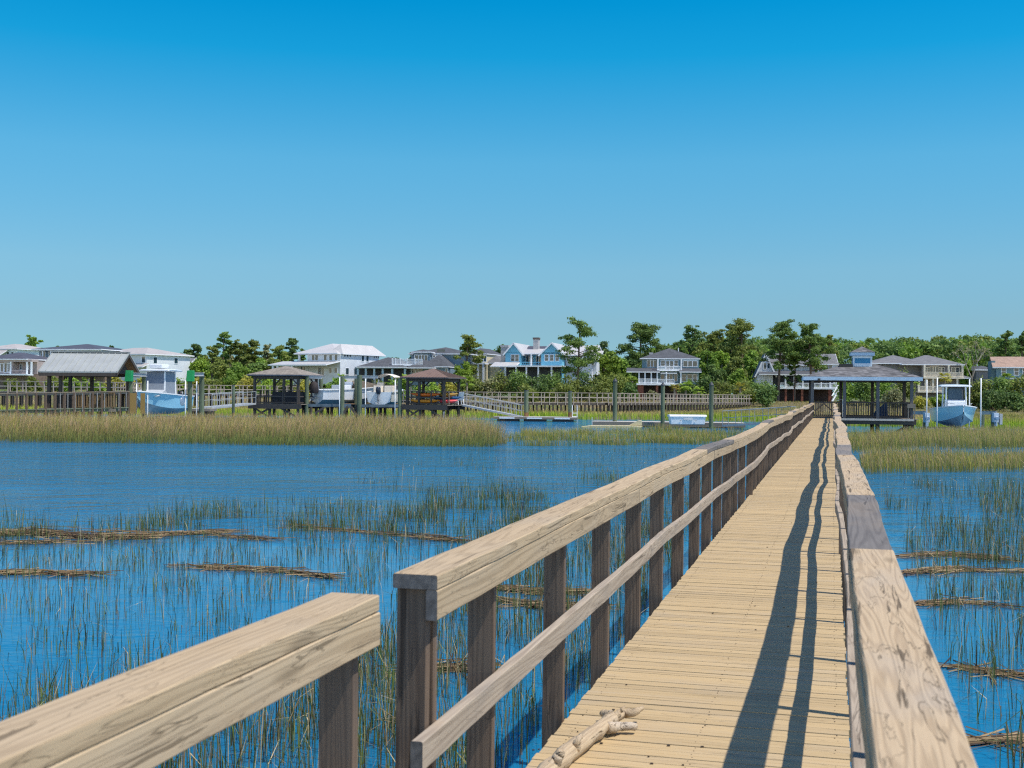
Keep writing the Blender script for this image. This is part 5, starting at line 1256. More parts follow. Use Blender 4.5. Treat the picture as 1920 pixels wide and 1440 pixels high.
        for i in range(nf):
            a = rr.uniform(0, 2*math.pi); e = rr.uniform(-.5, 1.1); Lf = r*rr.uniform(.75, 1.05)
            d = Vector((math.cos(a)*math.cos(e), math.sin(a)*math.cos(e), math.sin(e))); b0 = Vector((0,0,tz)); st = b0+d*Lf*.45
            sd = d.cross(Vector((0,0,1))).normalized()
            for j in range(9):
                t = (j-4)/4*1.0; dd = (d*math.cos(t)+sd*math.sin(t)); dr = Vector((0,0,-.25*Lf*abs(math.cos(e))))
                tip = st+dd*Lf*.6+dr; wv_ = sd.cross(dd).normalized().cross(dd)*.055*max(1, Lf)
                m_ = st+dd*Lf*.3+dr*.2
                V.append([st, m_-wv_, tip, m_+wv_])
        V = np.array([[tuple(p) for p in q] for q in V]); mi = None
        if lm is None: lm = L_YEL
        tr.build('trunk', PALE, o); quads('fronds', V, lm, o); return o
    tr.build('trunk' if kind != 'shrub' else 'stems', BARK if kind in ('pine', 'shrub') else PALE, o)
    V = leaves(np.array([tuple(c) for c in C_]), np.array(R_), N, ls, rs, flat)
    V[:, :, 2] = np.maximum(V[:, :, 2], .02)
    quads('crown' if kind != 'shrub' else 'foliage', V, lm, o)
    return o
G1 = 'trees on the far shore'
T = [
 # left
 ('pine', 57, 631, 34, 262, L_BROAD, 'round crowned tree rising between the two roofs at far left', dict(crown=.35, dens=1.4)),
 ('broad', 106, 638, 22, 275, L_BROAD, 'small treetop showing over the left end of the dark slate roof', {}),
 ('broad', 184, 643, 26, 275, L_DARK, 'dark treetop over the right slope of the dark slate roof', {}),
 ('broad', 214, 640.5, 30, 275, L_DARK, 'taller dark treetop left of the grey roof ridge', {}),
 ('broad', 336, 650, 24, 262, L_DARK, 'small dark tree behind the brown roofed little house', {}),
 ('pine', 363, 645, 36, 255, L_DARK, 'domed dark tree right of the brown roofed little house', dict(crown=.3, dens=1.3)),
 ('pine', 417, 623.5, 36, 240, L_PINE, 'tallest tiered pine of the left grove', dict(crown=.45)),
 ('pine', 397, 650, 30, 235, L_OLIVE, 'short olive pine left of the tallest left grove pine', dict(crown=.3)),
 ('broad', 432, 652, 28, 250, L_GREYG, 'thin grey green tree right of the tallest left grove pine', dict(dens=.6)),
 ('pine', 450, 641, 36, 240, L_OLIVE, 'olive pine with full crown in the middle of the left grove', dict(crown=.3, dens=1.3)),
 ('pine', 474, 638, 40, 245, L_OLIVE, 'broad topped pine beside the full crowned left grove pine', dict(crown=.3, dens=1.3)),
 ('broad', 489, 655, 30, 238, L_BROAD, 'rounded green tree at the foot of the broad topped pine', {}),
 ('pine', 503, 644, 26, 248, L_GREYG, 'slender grey green pine in the right half of the left grove', dict(crown=.35, dens=.8)),
 ('pine', 519, 647, 34, 242, L_OLIVE, 'bushy olive pine left of the dark pine by the white house', dict(crown=.25, dens=1.2)),
 ('pine', 545, 635, 32, 250, L_DARK, 'dark upright pine nearest the large white house', dict(crown=.35, dens=1.2)),
 ('broad', 566, 644, 18, 270, L_DARK, 'little treetop at the left eave of the white metal roof', {}),
 ('broad', 375, 665, 52, 222, L_BRIGHT, 'bright green leafy tree beside the left boat', dict(dens=1.3)),
 ('broad', 412, 672, 44, 218, L_OLIVE, 'olive tree in front of the tallest left grove pine', {}),
 ('broad', 444, 674, 50, 216, L_BROAD, 'wide green tree in the lower middle of the left grove', {}),
 ('broad', 478, 668, 50, 220, L_PINE, 'deep green tree above the grey roofed gazebo left eave', {}),
 ('broad', 512, 670, 46, 222, L_OLIVE, 'olive tree just behind the grey roofed gazebo apex', {}),
 ('broad', 538, 666, 30, 226, L_BROAD, 'green tree squeezed against the white house porch', {}),
 ('broad', 385, 656, 44, 262, L_OLIVE, 'olive tree filling the gap behind the bright green leafy tree', {}),
 ('broad', 430, 660, 50, 268, L_DARK, 'dark filler tree low behind the tallest left grove pine', {}),
 ('broad', 466, 657, 50, 266, L_BROAD, 'green tree low behind the broad topped pine', {}),
 ('broad', 500, 662, 50, 268, L_OLIVE, 'olive tree low behind the slender grey green pine', {}),
 ('broad', 532, 656, 44, 266, L_BROAD, 'green tree low behind the dark upright pine', {}),
 ('broad', 348, 672, 34, 230, L_BROAD, 'green tree right beside the brown roofed little house', {}),
 # centre
 ('broad', 850, 668, 40, 225, L_OLIVE, 'olive tree at the right end of the sprawling dark roof', {}),
 ('broad', 925, 662, 44, 240, L_BROAD, 'green tree between the cream and the blue houses', {}),
 ('broad', 1165, 664, 44, 225, L_BROAD, 'green tree squeezed left of the teal house porch roof', {}),
 ('broad', 740, 655, 32, 262, L_DARK, 'round dark treetop between the white and the dark roofed houses', {}),
 ('broad', 770, 648, 26, 268, L_DARK, 'small treetop over the left end of the long dark roof', {}),
 ('pine', 873, 627.5, 50, 205, L_OLIVE, 'middle pine with an open spire top and bushy lower crown', dict(crown=.25, dens=1.2)),
 ('broad', 868, 672, 44, 202, L_BRIGHT, 'light green growth round the foot of the middle pine', {}),
 ('broad', 905, 650, 36, 262, L_DARK, 'dark tree behind the cream house', {}),
 ('broad', 935, 640, 44, 268, L_DARK, 'large dark tree behind the left chimney of the blue house', dict(dens=1.2)),
 ('pine', 1083, 601.5, 66, 200, L_PINE, 'tall layered pine standing in front of the blue house', dict(crown=.35, dens=1.35)),
 ('broad', 1131, 634, 50, 240, L_DARK, 'dark rounded tree right of the blue house', dict(dens=1.2)),
 ('broad', 1140, 652, 62, 215, L_BRIGHT, 'bright yellow green tree between the blue and the teal houses', dict(dens=1.5)),
 ('pine', 1200, 606.5, 70, 240, L_PINE, 'large dense pine left above the teal house roof', dict(crown=.2, dens=2.2)),
 ('broad', 1180, 655, 54, 238, L_DARK, 'dark tree at the left eave of the teal house', dict(dens=1.2)),
 ('broad', 1225, 640, 50, 255, L_BROAD, 'green tree behind the teal house roof', dict(dens=1.2)),
 # right
 ('broad', 1262, 634, 52, 262, L_PINE, 'dark green tree behind the ridge of the teal house', dict(dens=1.3)),
 ('broad', 1318, 628, 52, 258, L_OLIVE, 'olive tree crown just right of the teal house ridge', dict(dens=1.3)),
 ('broad', 1362, 626, 52, 252, L_PINE, 'dense green crown left of the biggest right grove pine', dict(dens=1.3)),
 ('broad', 1425, 634, 52, 250, L_PINE, 'dense green crown between the biggest pine and the tall pair', dict(dens=1.3)),
 ('broad', 1490, 630, 50, 255, L_DARK, 'dark crown behind the tall pine pair', dict(dens=1.2)),
 ('broad', 1540, 630, 48, 252, L_OLIVE, 'olive crown behind the right end of the long grey roof', dict(dens=1.2)),
 ('pine', 1300, 612, 48, 262, L_DARK, 'narrow topped pine over the right half of the teal roof', dict(crown=.4)),
 ('broad', 1282, 636, 40, 265, L_DARK, 'dark tree just left of the narrow topped pine', {}),
 ('pine', 1337, 620, 56, 245, L_OLIVE, 'pine with domed top right of the narrow topped pine', dict(crown=.25, dens=1.5)),
 ('pine', 1368, 604, 36, 250, L_DARK, 'slim dark pine left of the biggest right grove pine', dict(crown=.4)),
 ('pine', 1393, 602, 72, 240, L_OLIVE, 'biggest olive pine of the right grove', dict(crown=.2, dens=2.0)),
 ('broad', 1325, 648, 54, 225, L_BROAD, 'green leafy tree at the right wall of the teal house', dict(dens=1.4)),
 ('broad', 1352, 644, 48, 228, L_BRIGHT, 'lighter green tree in the heart of the right grove', dict(dens=1.2)),
 ('broad', 1380, 660, 50, 222, L_OLIVE, 'olive tree under the biggest right grove pine', dict(dens=1.2)),
 ('broad', 1408, 652, 44, 230, L_BROAD, 'green tree left of the steep white gable', dict(dens=1.2)),
 ('broad', 1340, 682, 50, 212, L_DARK, 'dark undergrowth tree right of the teal house porch', dict(dens=1.2)),
 ('broad', 1385, 690, 50, 210, L_BROAD, 'green undergrowth tree below the right grove', dict(dens=1.2)),
 ('pine', 1459, 602.5, 58, 196, L_PINE, 'tall pine in front of the steep white gable, left one of the pair', dict(crown=.45, dens=1.7)),
 ('pine', 1521, 608, 60, 196, L_PINE, 'tall pine in front of the long grey roof, right one of the pair', dict(crown=.45, dens=1.7)),
 ('pine', 1490, 655, 24, 200, L_DARK, 'thin lower pine between the tall pair', dict(crown=.3, dens=.5)),
 ('pine', 1556, 628, 34, 250, L_OLIVE, 'pine top just right of the tall pair', dict(crown=.2, dens=1.3)),
 ('bare', 1822, 645, 50, 200, L_GREYG, 'half bare tree with pale forked branches right of the cream balconies', {}),
 ('broad', 1808, 660, 46, 228, L_BROAD, 'green tree behind the half bare tree', dict(dens=1.1)),
 ('pine', 1886, 622, 40, 235, L_PINE, 'dark pine standing over the tan roof', dict(crown=.3, dens=1.4)),
 ('pine', 1918, 625, 34, 240, L_DARK, 'dark pine at the very right edge over the tan roof', dict(crown=.3, dens=1.2)),
 ('broad', 1850, 668, 40, 240, L_DARK, 'dark tree left of the tan roof gable', {}),
]
for kd, px, pt, wp, Y, lm, lb, kw in T: tree(kd, px, pt, wp, Y, lm, lb, G1, **kw)
G2 = 'shrubs along the far marsh edge'
SH = [
 (340,700,36,188,L_BRIGHT,'light green shrub right of the left boat lift'),(368,698,40,190,L_YEL,'yellow green shrub behind the left gangway'),(400,700,44,188,L_OLIVE,'olive shrub left of the slim green pile'),(432,697,44,190,L_BROAD,'green shrub behind the slim green pile'),(465,700,40,188,L_YEL,'yellowish shrub at the left post of the grey roofed gazebo'),(500,702,44,186,L_BRIGHT,'bright shrub seen through the grey roofed gazebo'),(535,704,44,186,L_OLIVE,'olive shrub seen through the right half of the grey roofed gazebo'),(570,706,40,186,L_YEL,'yellow green shrub behind the white guide pole'),
 (630,706,44,186,L_BROAD,'green shrub behind the left lift beams'),(672,703,44,184,L_BRIGHT,'bright shrub between the green lift piles'),(705,706,44,184,L_OLIVE,'olive shrub above the bimini boat'),(745,702,50,186,L_BROAD,'green shrub left of the brown pyramid roof'),(800,706,50,184,L_BRIGHT,'bright shrub seen under the brown pyramid roof'),(840,705,44,186,L_YEL,'yellowish shrub at the right post of the brown roofed gazebo'),
 (100,702,36,186,L_OLIVE,'olive shrub behind the pavilion left posts'),(135,700,34,186,L_BRIGHT,'bright shrub under the pavilion roof'),(215,702,40,186,L_YEL,'yellow green shrub at the right pavilion post'),(60,706,36,188,L_OLIVE,'low olive shrub before the brown house skirt'),(180,711,40,184,L_BRIGHT,'low bright shrub before the white house windows'),
 (884,696,46,190,L_OLIVE,'olive shrub below the cream house'),(915,700,46,190,L_GREYG,'grey green shrub left of the blue house chimney'),(940,690,48,190,L_OLIVE,'olive shrub at the foot of the left blue chimney'),(972,686,52,188,L_PINE,'dense dark shrub before the left blue gable'),(1005,692,52,186,L_DARK,'dark shrub in front of the blue porch'),(1035,690,50,188,L_PINE,'deep green shrub before the right blue gable'),(1062,694,48,186,L_OLIVE,'olive shrub at the foot of the tall layered pine'),(1095,690,50,188,L_DARK,'dark shrub right of the tall layered pine trunk'),(1125,694,50,187,L_OLIVE,'olive shrub before the white gable wing'),(1155,690,50,190,L_OLIVE,'brownish olive shrub left of the tallest cone capped pile'),(1180,712,34,186,L_DARK,'small dark shrub at the teal house left pier'),
 (985,712,60,180,L_OLIVE,'low olive shrub behind the far boardwalk, below the blue porch'),(1050,714,60,180,L_OLIVE,'low olive shrub behind the far boardwalk, below the layered pine'),(1110,712,56,180,L_OLIVE,'low olive shrub behind the far boardwalk, left of the tallest pile'),(1222,730,24,190,L_GREYG,'pale shrub between the teal house brick piers'),
 (1290,708,30,188,L_DARK,'dark shrub covering the teal house right corner'),(1322,694,46,190,L_DARK,'large dark shrub right of the teal house'),(1352,700,46,186,L_OLIVE,'olive shrub behind the right cone capped pile'),(1395,706,44,184,L_OLIVE,'olive shrub at the right end of the far boardwalk'),(1425,708,44,180,L_PINE,'dark green shrub before the steep white gable'),(1438,716,44,172,L_DARK,'big dark marsh edge shrub left of the boardwalk gazebo'),(1405,722,40,174,L_OLIVE,'low olive shrub where the far boardwalk meets the shore'),
 (1590,692,46,182,L_BROAD,'green shrub seen through the left bay of the boardwalk gazebo'),(1622,696,46,178,L_PINE,'deep green shrub seen through the gazebo centre'),(1655,694,46,180,L_BROAD,'green shrub seen through the gazebo right bay'),(1676,718,36,172,L_GREYG,'brushy grey green shrub at the right gazebo bay'),(1690,690,40,186,L_OLIVE,'olive shrub behind the right gazebo post'),(1725,738,34,170,L_YEL,'yellow palmetto clump right of the gazebo'),(1762,736,40,170,L_BRIGHT,'bright shrub behind the blue boat console'),(1790,712,40,182,L_BROAD,'green shrub left of the blue boat hardtop'),
 (1820,712,46,172,L_OLIVE,'olive shrub right of the blue boat hardtop'),(1845,700,48,172,L_OLIVE,'olive shrub behind the tallest white guide pole'),(1875,702,50,170,L_PINE,'dark green shrub below the grey tan roofed house'),(1908,696,50,172,L_OLIVE,'olive shrub at the right edge of the marsh'),(1860,722,50,164,L_DARK,'low dark shrub above the right marsh grass'),(1900,724,50,164,L_DARK,'low dark shrub at the right end of the marsh edge'),
 (20,706,30,186,L_OLIVE,'low olive shrub by the far left porch'),(265,703,34,186,L_YEL,'yellow green shrub behind the left motor box'),(300,700,40,192,L_OLIVE,'olive shrub behind the sky blue boat'),
]
for px, pt, wp, Y, lm, lb in SH: tree('shrub', px, pt, wp, Y, lm, lb, G2)
G3 = 'palmettos among the houses'
PA = [(1185,700,30,192,'small palmetto at the teal house porch corner'),(1286,712,34,186,'palmetto in front of the teal house railing'),(1265,716,26,184,'yellowish palmetto right of the middle cone capped pile'),(1388,714,30,180,'yellow palmetto at the end of the far boardwalk'),(1310,724,30,182,'low palmetto behind the right cone capped pile'),(1771,688,34,186,'palmetto with dead skirt before the cream balcony'),(1692,688,32,190,'palmetto over the right slope of the gazebo roof'),(1715,698,26,190,'small palmetto right of the gazebo roof'),(1890,690,34,178,'palmetto before the tan roofed house'),(762,696,34,186,'palmetto left of the brown pyramid roof'),(640,694,26,192,'palmetto before the large white house'),(875,704,36,184,'palmetto right of the brown roofed gazebo'),(165,700,30,184,'palmetto under the pavilion roof'),(455,706,26,184,'yellow palmetto left of the grey roofed gazebo'),(540,708,26,184,'palmetto seen through the grey roofed gazebo')]
for px, pt, wp, Y, lb in PA: tree('palm', px, pt, wp, Y, L_YEL if 'yellow' in lb or 'skirt' in lb else L_BRIGHT, lb, G3)
# far wood behind the right half, one mass
r = np.random.default_rng(11); grp = {0: ([], []), 1: ([], []), 2: ([], []), 3: ([], [])}
def wood_top(px): return np.interp(px, [1120,1200,1280,1400,1560,1620,1700,1760,1840,1900,2000,2300], [690,660,636,632,632,634,634,630,627,633,634,636])
for i in range(300):
    row = i % 3; Y = (266, 292, 325)[row]+r.uniform(-10, 10); px = 1130+(i//3)*11.3+r.uniform(-6, 6)
    tp = at(px, float(wood_top(px))+r.uniform(-3, 6)+(13, 5, 0)[row]*r.uniform(.3, 1.6), Y); z0 = float(terr(tp.x, tp.y)); cr = r.uniform(2.3, 3.8); g = grp[int(r.choice(4, p=[.40,.30,.20,.10]))]
    for j in range(15):
        u = r.normal(size=3); u /= np.linalg.norm(u); u[2] = abs(u[2])*1.15-.25
        g[0].append((tp.x+u[0]*cr, tp.y+u[1]*cr, tp.z-cr*.95+u[2]*cr*.85)); g[1].append(cr*r.uniform(.18, .36))
    for j in range(6):
        g[0].append((tp.x+r.normal()*cr*.6, tp.y+r.normal()*cr*.6, r.uniform(z0+1, tp.z-cr*1.2))); g[1].append(r.uniform(.8, 1.5))
Vs = []; mi = []
for k_, (cs, rs_) in grp.items():
    v_ = leaves(np.array(cs), np.array(rs_), int(34*len(cs)), .33, 5+k_, .75, .35); Vs.append(v_); mi.append(np.full(len(v_), k_))
wo = quads('woods', np.concatenate(Vs), [L_DARK, L_PINE, L_BROAD, L_OLIVE], midx=np.concatenate(mi))
tag(wo, kind='stuff')
# distant low tree line left
cs = []; rs_ = []
for i in range(300):
    px = r.uniform(-300, 1130); Y = r.uniform(300, 360); tp = at(px, 700+r.uniform(-12, 10), Y)
    for j in range(4): w_ = r.uniform(2, 3.2); cs.append((tp.x+r.normal()*2, tp.y+r.normal()*2, tp.z-w_-abs(r.normal())*3)); rs_.append(w_)
V = leaves(np.array(cs), np.array(rs_), 50000, .5, 6, .8, .6); tag(quads('distant_woods', V, L_DARK), kind='stuff')
# ---------------------------------------------------------------- marsh grass (stuff)
GR = attrmat('marsh_grass_blades', .3)
def inpoly(x, y, poly):
    c = np.zeros(len(x), bool); n = len(poly)
    for i in range(n):
        (x0, y0), (x1, y1) = poly[i], poly[(i+1) % n]
        if y0 == y1: continue
        k = ((y0 > y) != (y1 > y)) & (x < (x1-x0)*(y-y0)/(y1-y0)+x0); c ^= k
    return c
def vnoise(x, y, s, seed=0):
    r_ = np.random.default_rng(seed); out = 0
    for i in range(5):
        a = r_.uniform(0, 6.28); f = r_.uniform(.6, 1.6)/s; out = out+np.sin((x*np.cos(a)+y*np.sin(a))*f*6.28+r_.uniform(0, 6.28))
    return out/5
def blades(name, x, y, z, h, w_, base, tip, seed, lean=.22, bent=0.0, emb=.25, wind=(-.06, .02)):
    n = len(x); r_ = np.random.default_rng(seed)
    a = r_.uniform(0, 2*np.pi, n); side = np.stack([np.cos(a), np.sin(a), np.zeros(n)], 1)
    # blades face roughly any way, lean at random with a little wind
    l = np.abs(r_.normal(size=n))*lean; la = r_.uniform(0, 2*np.pi, n); ld = np.stack([np.cos(la)*l+wind[0], np.sin(la)*l+wind[1], np.zeros(n)], 1)
    p0 = np.stack([x, y, z-emb], 1); p1 = np.stack([x, y, z+h*.5], 1)+ld*(h*.35)[:, None]
    p2 = np.stack([x, y, z+h*(1-l*l*.5)], 1)+ld*(h*1.0)[:, None]
    if bent:
        k = r_.random(n) < bent; b = r_.uniform(0, 2*np.pi, n); q = p1+np.stack([np.cos(b)*h*.45, np.sin(b)*h*.45, h*r_.uniform(-.45, .25, n)], 1); p2[k] = q[k]
    s = side*(w_/2)[:, None]
    A = np.stack([p0-s, p0+s, p1+s*.85, p1-s*.85], 1); B = np.stack([p1-s*.85, p1+s*.85, p2+s*.18, p2-s*.18], 1)
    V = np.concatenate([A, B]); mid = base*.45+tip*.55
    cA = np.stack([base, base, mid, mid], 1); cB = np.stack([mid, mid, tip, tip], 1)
    o = quads(name, V, GR, col=np.concatenate([cA, cB])); tag(o, kind='stuff'); return o
def px2w(poly): return [tuple(onz(a, b, 0))[:2] for a, b in poly]
def scatter(poly, n, seed, dens=None):
    P = np.array(poly); r_ = np.random.default_rng(seed); lo, hi = P.min(0), P.max(0)
    area_n = n; xs_ = []; ys_ = []
    got = 0
    while got < n:
        x = r_.uniform(lo[0], hi[0], n); y = r_.uniform(lo[1], hi[1], n); k = inpoly(x, y, poly)
        if dens is not None: k &= r_.random(n) < dens(x, y)
        xs_.append(x[k]); ys_.append(y[k]); got += k.sum()
        if got == 0: break
    return np.concatenate(xs_)[:n], np.concatenate(ys_)[:n]
def gcol(n, seed, basec, tips, wts):
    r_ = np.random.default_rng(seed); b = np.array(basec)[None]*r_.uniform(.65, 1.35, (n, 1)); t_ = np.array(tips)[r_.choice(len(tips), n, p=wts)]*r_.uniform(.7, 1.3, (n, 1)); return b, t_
TIPS = [(.60,.37,.17), (.52,.44,.07), (.70,.46,.25), (.30,.33,.06)]
# tall bank left of the boardwalk
p = px2w([(-520, 820), (0, 829), (450, 835), (925, 839), (950, 832), (905, 814), (860, 806), (-520, 799)])
x, y = scatter(p, 78000, 1, lambda x, y: np.clip(.75+.5*vnoise(x, y, 6, 3), .25, 1)); n = len(x); r_ = np.random.default_rng(1)
b, t_ = gcol(n, 2, (.155,.15,.04), TIPS, [.42,.22,.26,.10])
pat = vnoise(x, y, 9, 8)[:, None]; t_ = t_*(1+.30*pat*np.array([.7, .95, .7]))
edg = np.clip((y-55.3-.9*vnoise(x, y, 2.6, 15))/3.6, .02, 1); hh = (.30+.74*edg**.7)*(1+.16*vnoise(x, y, 5, 4)+.14*vnoise(x, y, 1.6, 14))*r_.uniform(.6, 1.15, n)
g = edg[:, None]; t_ = t_*g+np.array([.25,.29,.06])*(1-g)
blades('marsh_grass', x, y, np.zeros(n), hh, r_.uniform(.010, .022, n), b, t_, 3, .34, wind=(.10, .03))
# thinner grass between bank and boardwalk, in front of the long dock
def clump(s, lo, seed): return lambda x, y: np.clip((vnoise(x, y, s, seed)+lo)*1.6, 0.01, 1)
p = px2w([(925, 838), (1120, 836), (1335, 838), (1400, 816), (1180, 808), (1000, 812), (930, 826)])
x, y = scatter(p, 9500, 5, clump(3.5, -.1, 12)); n = len(x); r_ = np.random.default_rng(6); b, t_ = gcol(n, 7, (.20,.23,.045), TIPS, [.2,.45,.1,.25])
blades('marsh_grass', x, y, np.zeros(n), r_.uniform(.2, .60, n)*(1+.2*vnoise(x, y, 4, 4)), r_.uniform(.010, .020, n), b, t_, 8, .32)
# right of the boardwalk: two bands with a water gap
for i, (poly, N_, hr) in enumerate((([(1622, 889), (1760, 886), (2300, 888), (2300, 862), (1760, 858), (1640, 856), (1612, 862)], 14000, (.22,.62)), ([(1600, 850), (1720, 842), (2300, 846), (2300, 822), (1860, 818), (1720, 820), (1590, 826)], 26000, (.35,.85)), ([(1700, 822), (1860, 818), (2300, 820), (2300, 812), (1700, 814)], 5000, (.3,.7)))):
    p = px2w(poly); x, y = scatter(p, N_, 20+i, lambda x, y: np.clip(.62+.75*vnoise(x, y, 4.5, 30), .08, 1)); n = len(x); r_ = np.random.default_rng(30+i)
    b, t_ = gcol(n, 31+i, (.20,.22,.045), TIPS, [.3,.32,.18,.2]); blades('marsh_grass', x, y, np.zeros(n), r_.uniform(*hr, n), r_.uniform(.009, .019, n), b, t_, 33+i, .24)
# far marsh
r_ = np.random.default_rng(40); N_ = 150000
y = 88+(192-88)*r_.random(N_)**1.25; x = r_.uniform(-.55, .62, N_)*y; e = edge(x*110/np.maximum(y, 60))+1.2*np.sin(x*.35)*-1
k = (y > e-1.5) & (r_.random(N_) < np.clip(.8+.4*vnoise(x, y, 7, 41), .3, 1)); x, y = x[k], y[k]; n = len(x); r_ = np.random.default_rng(42)
d = (y-edge(x*110/y)); front = np.clip(1-d/(11+5*vnoise(x, y, 12, 43)), 0, 1)[:, None]**.6
brn = np.clip(.5+.9*vnoise(x, y, 22, 44), 0, 1)[:, None]
green = np.array([.44,.54,.025]); tanc = np.array([.66,.44,.20]); olive = np.array([.36,.33,.06])
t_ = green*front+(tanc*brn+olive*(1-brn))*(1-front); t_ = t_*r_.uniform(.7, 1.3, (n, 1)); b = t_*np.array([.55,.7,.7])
z = np.maximum(terr(x, y), -.05); hh = r_.uniform(.35, .8, n)*(.75+.35*front[:, 0]); hh *= np.where(y > 150, .7, 1)*(1-.3*(1-front[:, 0]))
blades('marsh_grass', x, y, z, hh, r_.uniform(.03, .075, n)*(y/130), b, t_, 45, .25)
# sparse cordgrass standing in the shallow water near the boardwalk
def near(poly, N_, seed, dens, hr, wr, cols, wts, bent=.2, lean=.22, boost=None):
    p = px2w(poly); x, y = scatter(p, N_, seed, dens); n = len(x); r_ = np.random.default_rng(seed+1)
    b = np.array(cols)[r_.choice(len(cols), n, p=wts)]*r_.uniform(.6, 1.25, (n, 1)); t_ = b*r_.uniform(.9, 1.6, (n, 1))
    hh = r_.uniform(*hr, n)*(.8+.3*vnoise(x, y, 1.7, seed)); k = r_.random(n) < .05; hh[k] *= 1.5
    blades('cordgrass', x, y, np.zeros(n), hh, r_.uniform(*wr, n), b, t_, seed+2, lean, bent, .12, (0, 0))
CN = [(.085,.115,.035), (.16,.20,.05), (.24,.17,.08), (.05,.045,.03), (.50,.39,.21)]
WT = [.32,.24,.22,.10,.12]
cl = lambda s, lo, seed, g=1.6: (lambda x, y: np.clip((vnoise(x, y, s, seed)+.5*vnoise(x, y, s*.3, seed+1)+lo)*g, 0.02, 1))
near([(-300, 1012), (0, 1000), (300, 975), (620, 950), (960, 930), (1180, 935), (1090, 1010), (900, 1030), (500, 1010)], 3536, 50, cl(3.2, .0, 51), (.22, .55), (.006, .012), CN, [.38,.30,.18,.08,.06], .12)
near([(-300, 975), (0, 955), (500, 945), (1000, 905), (1250, 880), (1200, 930), (600, 1000), (0, 1005)], 1496, 55, cl(4, -.1, 52), (.15, .45), (.006, .012), CN, [.4,.36,.14,.06,.04], .1)
near([(-400, 1440), (-300, 1010), (500, 1005), (1100, 960), (1330, 900), (1250, 1110), (960, 1500)], 8600, 60, cl(1.8, .45, 61), (.16, .46), (.005, .010), CN, WT, .36)
near([(500, 1500), (700, 1180), (900, 1090), (1220, 980), (1290, 1010), (1000, 1500)], 2856, 64, cl(1.1, .25, 65), (.25, .62), (.005, .010), CN, [.24,.28,.24,.08,.16], .34)
near([(-200, 1700), (0, 1340), (600, 1230), (760, 1210), (900, 1500), (700, 1700)], 2856, 67, cl(1.0, .3, 68), (.28, .66), (.005, .010), CN, [.22,.28,.26,.08,.16], .36)
near([(600, 905), (900, 850), (1290, 842), (1320, 850), (1100, 900), (800, 930)], 476, 70, cl(3, -.25, 71), (.12, .40), (.007, .014), CN, WT, .1)
near([(1650, 930), (1700, 905), (2300, 905), (2300, 1080), (1720, 1060)], 2312, 72, cl(2.2, .05, 73), (.2, .55), (.006, .012), CN, [.30,.34,.20,.05,.11], .2)
near([(1690, 1020), (1760, 1000), (2300, 990), (2300, 1440), (1980, 1560), (1860, 1440)], 4216, 75, cl(1.6, .2, 76), (.22, .62), (.005, .010), CN, [.28,.32,.20,.06,.14], .3)
near([(1830, 920), (2300, 900), (2300, 1120), (1850, 1060)], 2584, 78, cl(1.4, .2, 79), (.35, .8), (.007, .013), CN, [.22,.38,.24,.04,.12], .16)
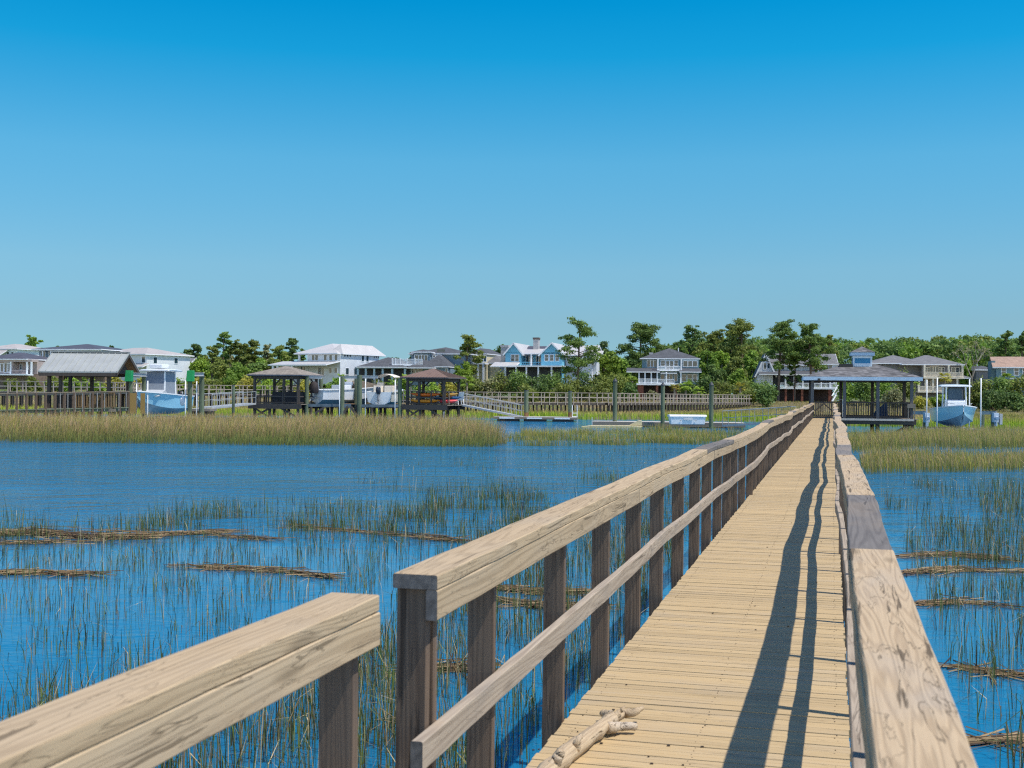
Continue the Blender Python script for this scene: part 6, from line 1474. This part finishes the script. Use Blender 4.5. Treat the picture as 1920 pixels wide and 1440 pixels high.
# ---------------------------------------------------------------- floating mats of dead reeds
straw = attrmat('dead_reed_straw', .1, .8)
def wrack(label, pts, wid, n, seed, L_=(.3, .9), thick=.05):
    P = [onz(a, b, 0) for a, b in pts]; r_ = random.Random(seed); O = P[len(P)//2].copy(); V = []; Cc = []
    for i in range(n):
        t = r_.random()*(len(P)-1); j = min(int(t), len(P)-2); p = P[j].lerp(P[j+1], t-j); d = (P[j+1]-P[j]).normalized()
        a = r_.gauss(0, .28) if r_.random() < .85 else r_.uniform(-1.5, 1.5); d = Vector((d.x*math.cos(a)-d.y*math.sin(a), d.x*math.sin(a)+d.y*math.cos(a), r_.uniform(-.03, .05)))
        q = p-O+Vector((r_.gauss(0, wid*.5), r_.gauss(0, wid*.5), .008+abs(r_.gauss(0, thick*.5)))); L = r_.uniform(*L_); w = r_.uniform(.004, .008)
        s = Vector((-d.y, d.x, 0)).normalized()*w; u = Vector((0, 0, w*1.1)); A, B = q-d*L/2, q+d*L/2
        A.z = max(A.z, .003); B.z = max(B.z, .003)
        V += [[A-s, A+u, B+u, B-s], [A+u, A+s, B+s, B+u]]
        c = r_.choice([(.17,.11,.055), (.25,.165,.085), (.10,.065,.035), (.36,.26,.14), (.07,.045,.03)]); k = r_.uniform(.7, 1.2); Cc += [[tuple(v*k for v in c)]*4]*2
    o = quads('reed_mat', np.array([[tuple(v) for v in f] for f in V]), straw, col=np.array(Cc), loc=O)
    tag(o, label, 'reed mat', 'floating mats of dead reeds')
wrack('long floating mat of dead reeds at the left edge, thickest of all', [(-60,1006),(60,1002),(150,1009),(270,1010)], 0.225, 341, 1, thick=.10)
wrack('lower thin strand of dead reeds under the thick left mat', [(-60,1021),(60,1019),(180,1017)], 0.090, 82, 15)
wrack('thin straight strand of dead reeds right of the thick left mat', [(230,1010),(330,1003),(430,999)], 0.105, 115, 2)
wrack('faint dark strand of reeds trailing toward the grassy patch', [(390,1003),(450,1009),(510,1014)], 0.120, 49, 3)
wrack('dead reed strand halfway down at the left edge', [(-60,1079),(50,1076),(165,1079)], 0.090, 104, 4)
wrack('spindle shaped dead reed mat left of the first tall post', [(360,1064),(450,1069),(540,1074),(625,1085)], 0.105, 143, 5)
wrack('brown reed mat between the grassy patch and the handrail', [(560,988),(680,999),(800,1010),(860,1016)], 0.150, 143, 6)
wrack('dead reed mat seen behind the second and third rail posts', [(930,1104),(1000,1112),(1090,1113)], 0.120, 132, 7)
wrack('dead reed mat just under the deck edge behind the fourth post', [(940,1128),(1010,1138),(1110,1142)], 0.105, 110, 8)
wrack('tangled dead reeds low between the first posts', [(790,1260),(850,1255),(900,1262)], 0.075, 82, 9)
wrack('straw coloured reed mat in the right grass, farthest of the right ones', [(1700,1046),(1780,1040),(1870,1050)], 0.247, 123, 10, thick=.03)
wrack('broad brown reed mat across the right water', [(1690,1076),(1790,1070),(1930,1072)], 0.180, 114, 11, thick=.03)
wrack('thin reed strand beside the pale handrail joint at right', [(1715,1134),(1800,1131),(1900,1140)], 0.112, 56, 12, thick=.03)
wrack('dead reed strand at the lower right corner', [(1790,1398),(1860,1392),(1960,1384)], 0.090, 48, 13, thick=.03)
wrack('dead reeds along the low right water by the rail', [(1780,1252),(1850,1262),(1930,1272)], 0.112, 48, 14, thick=.03)
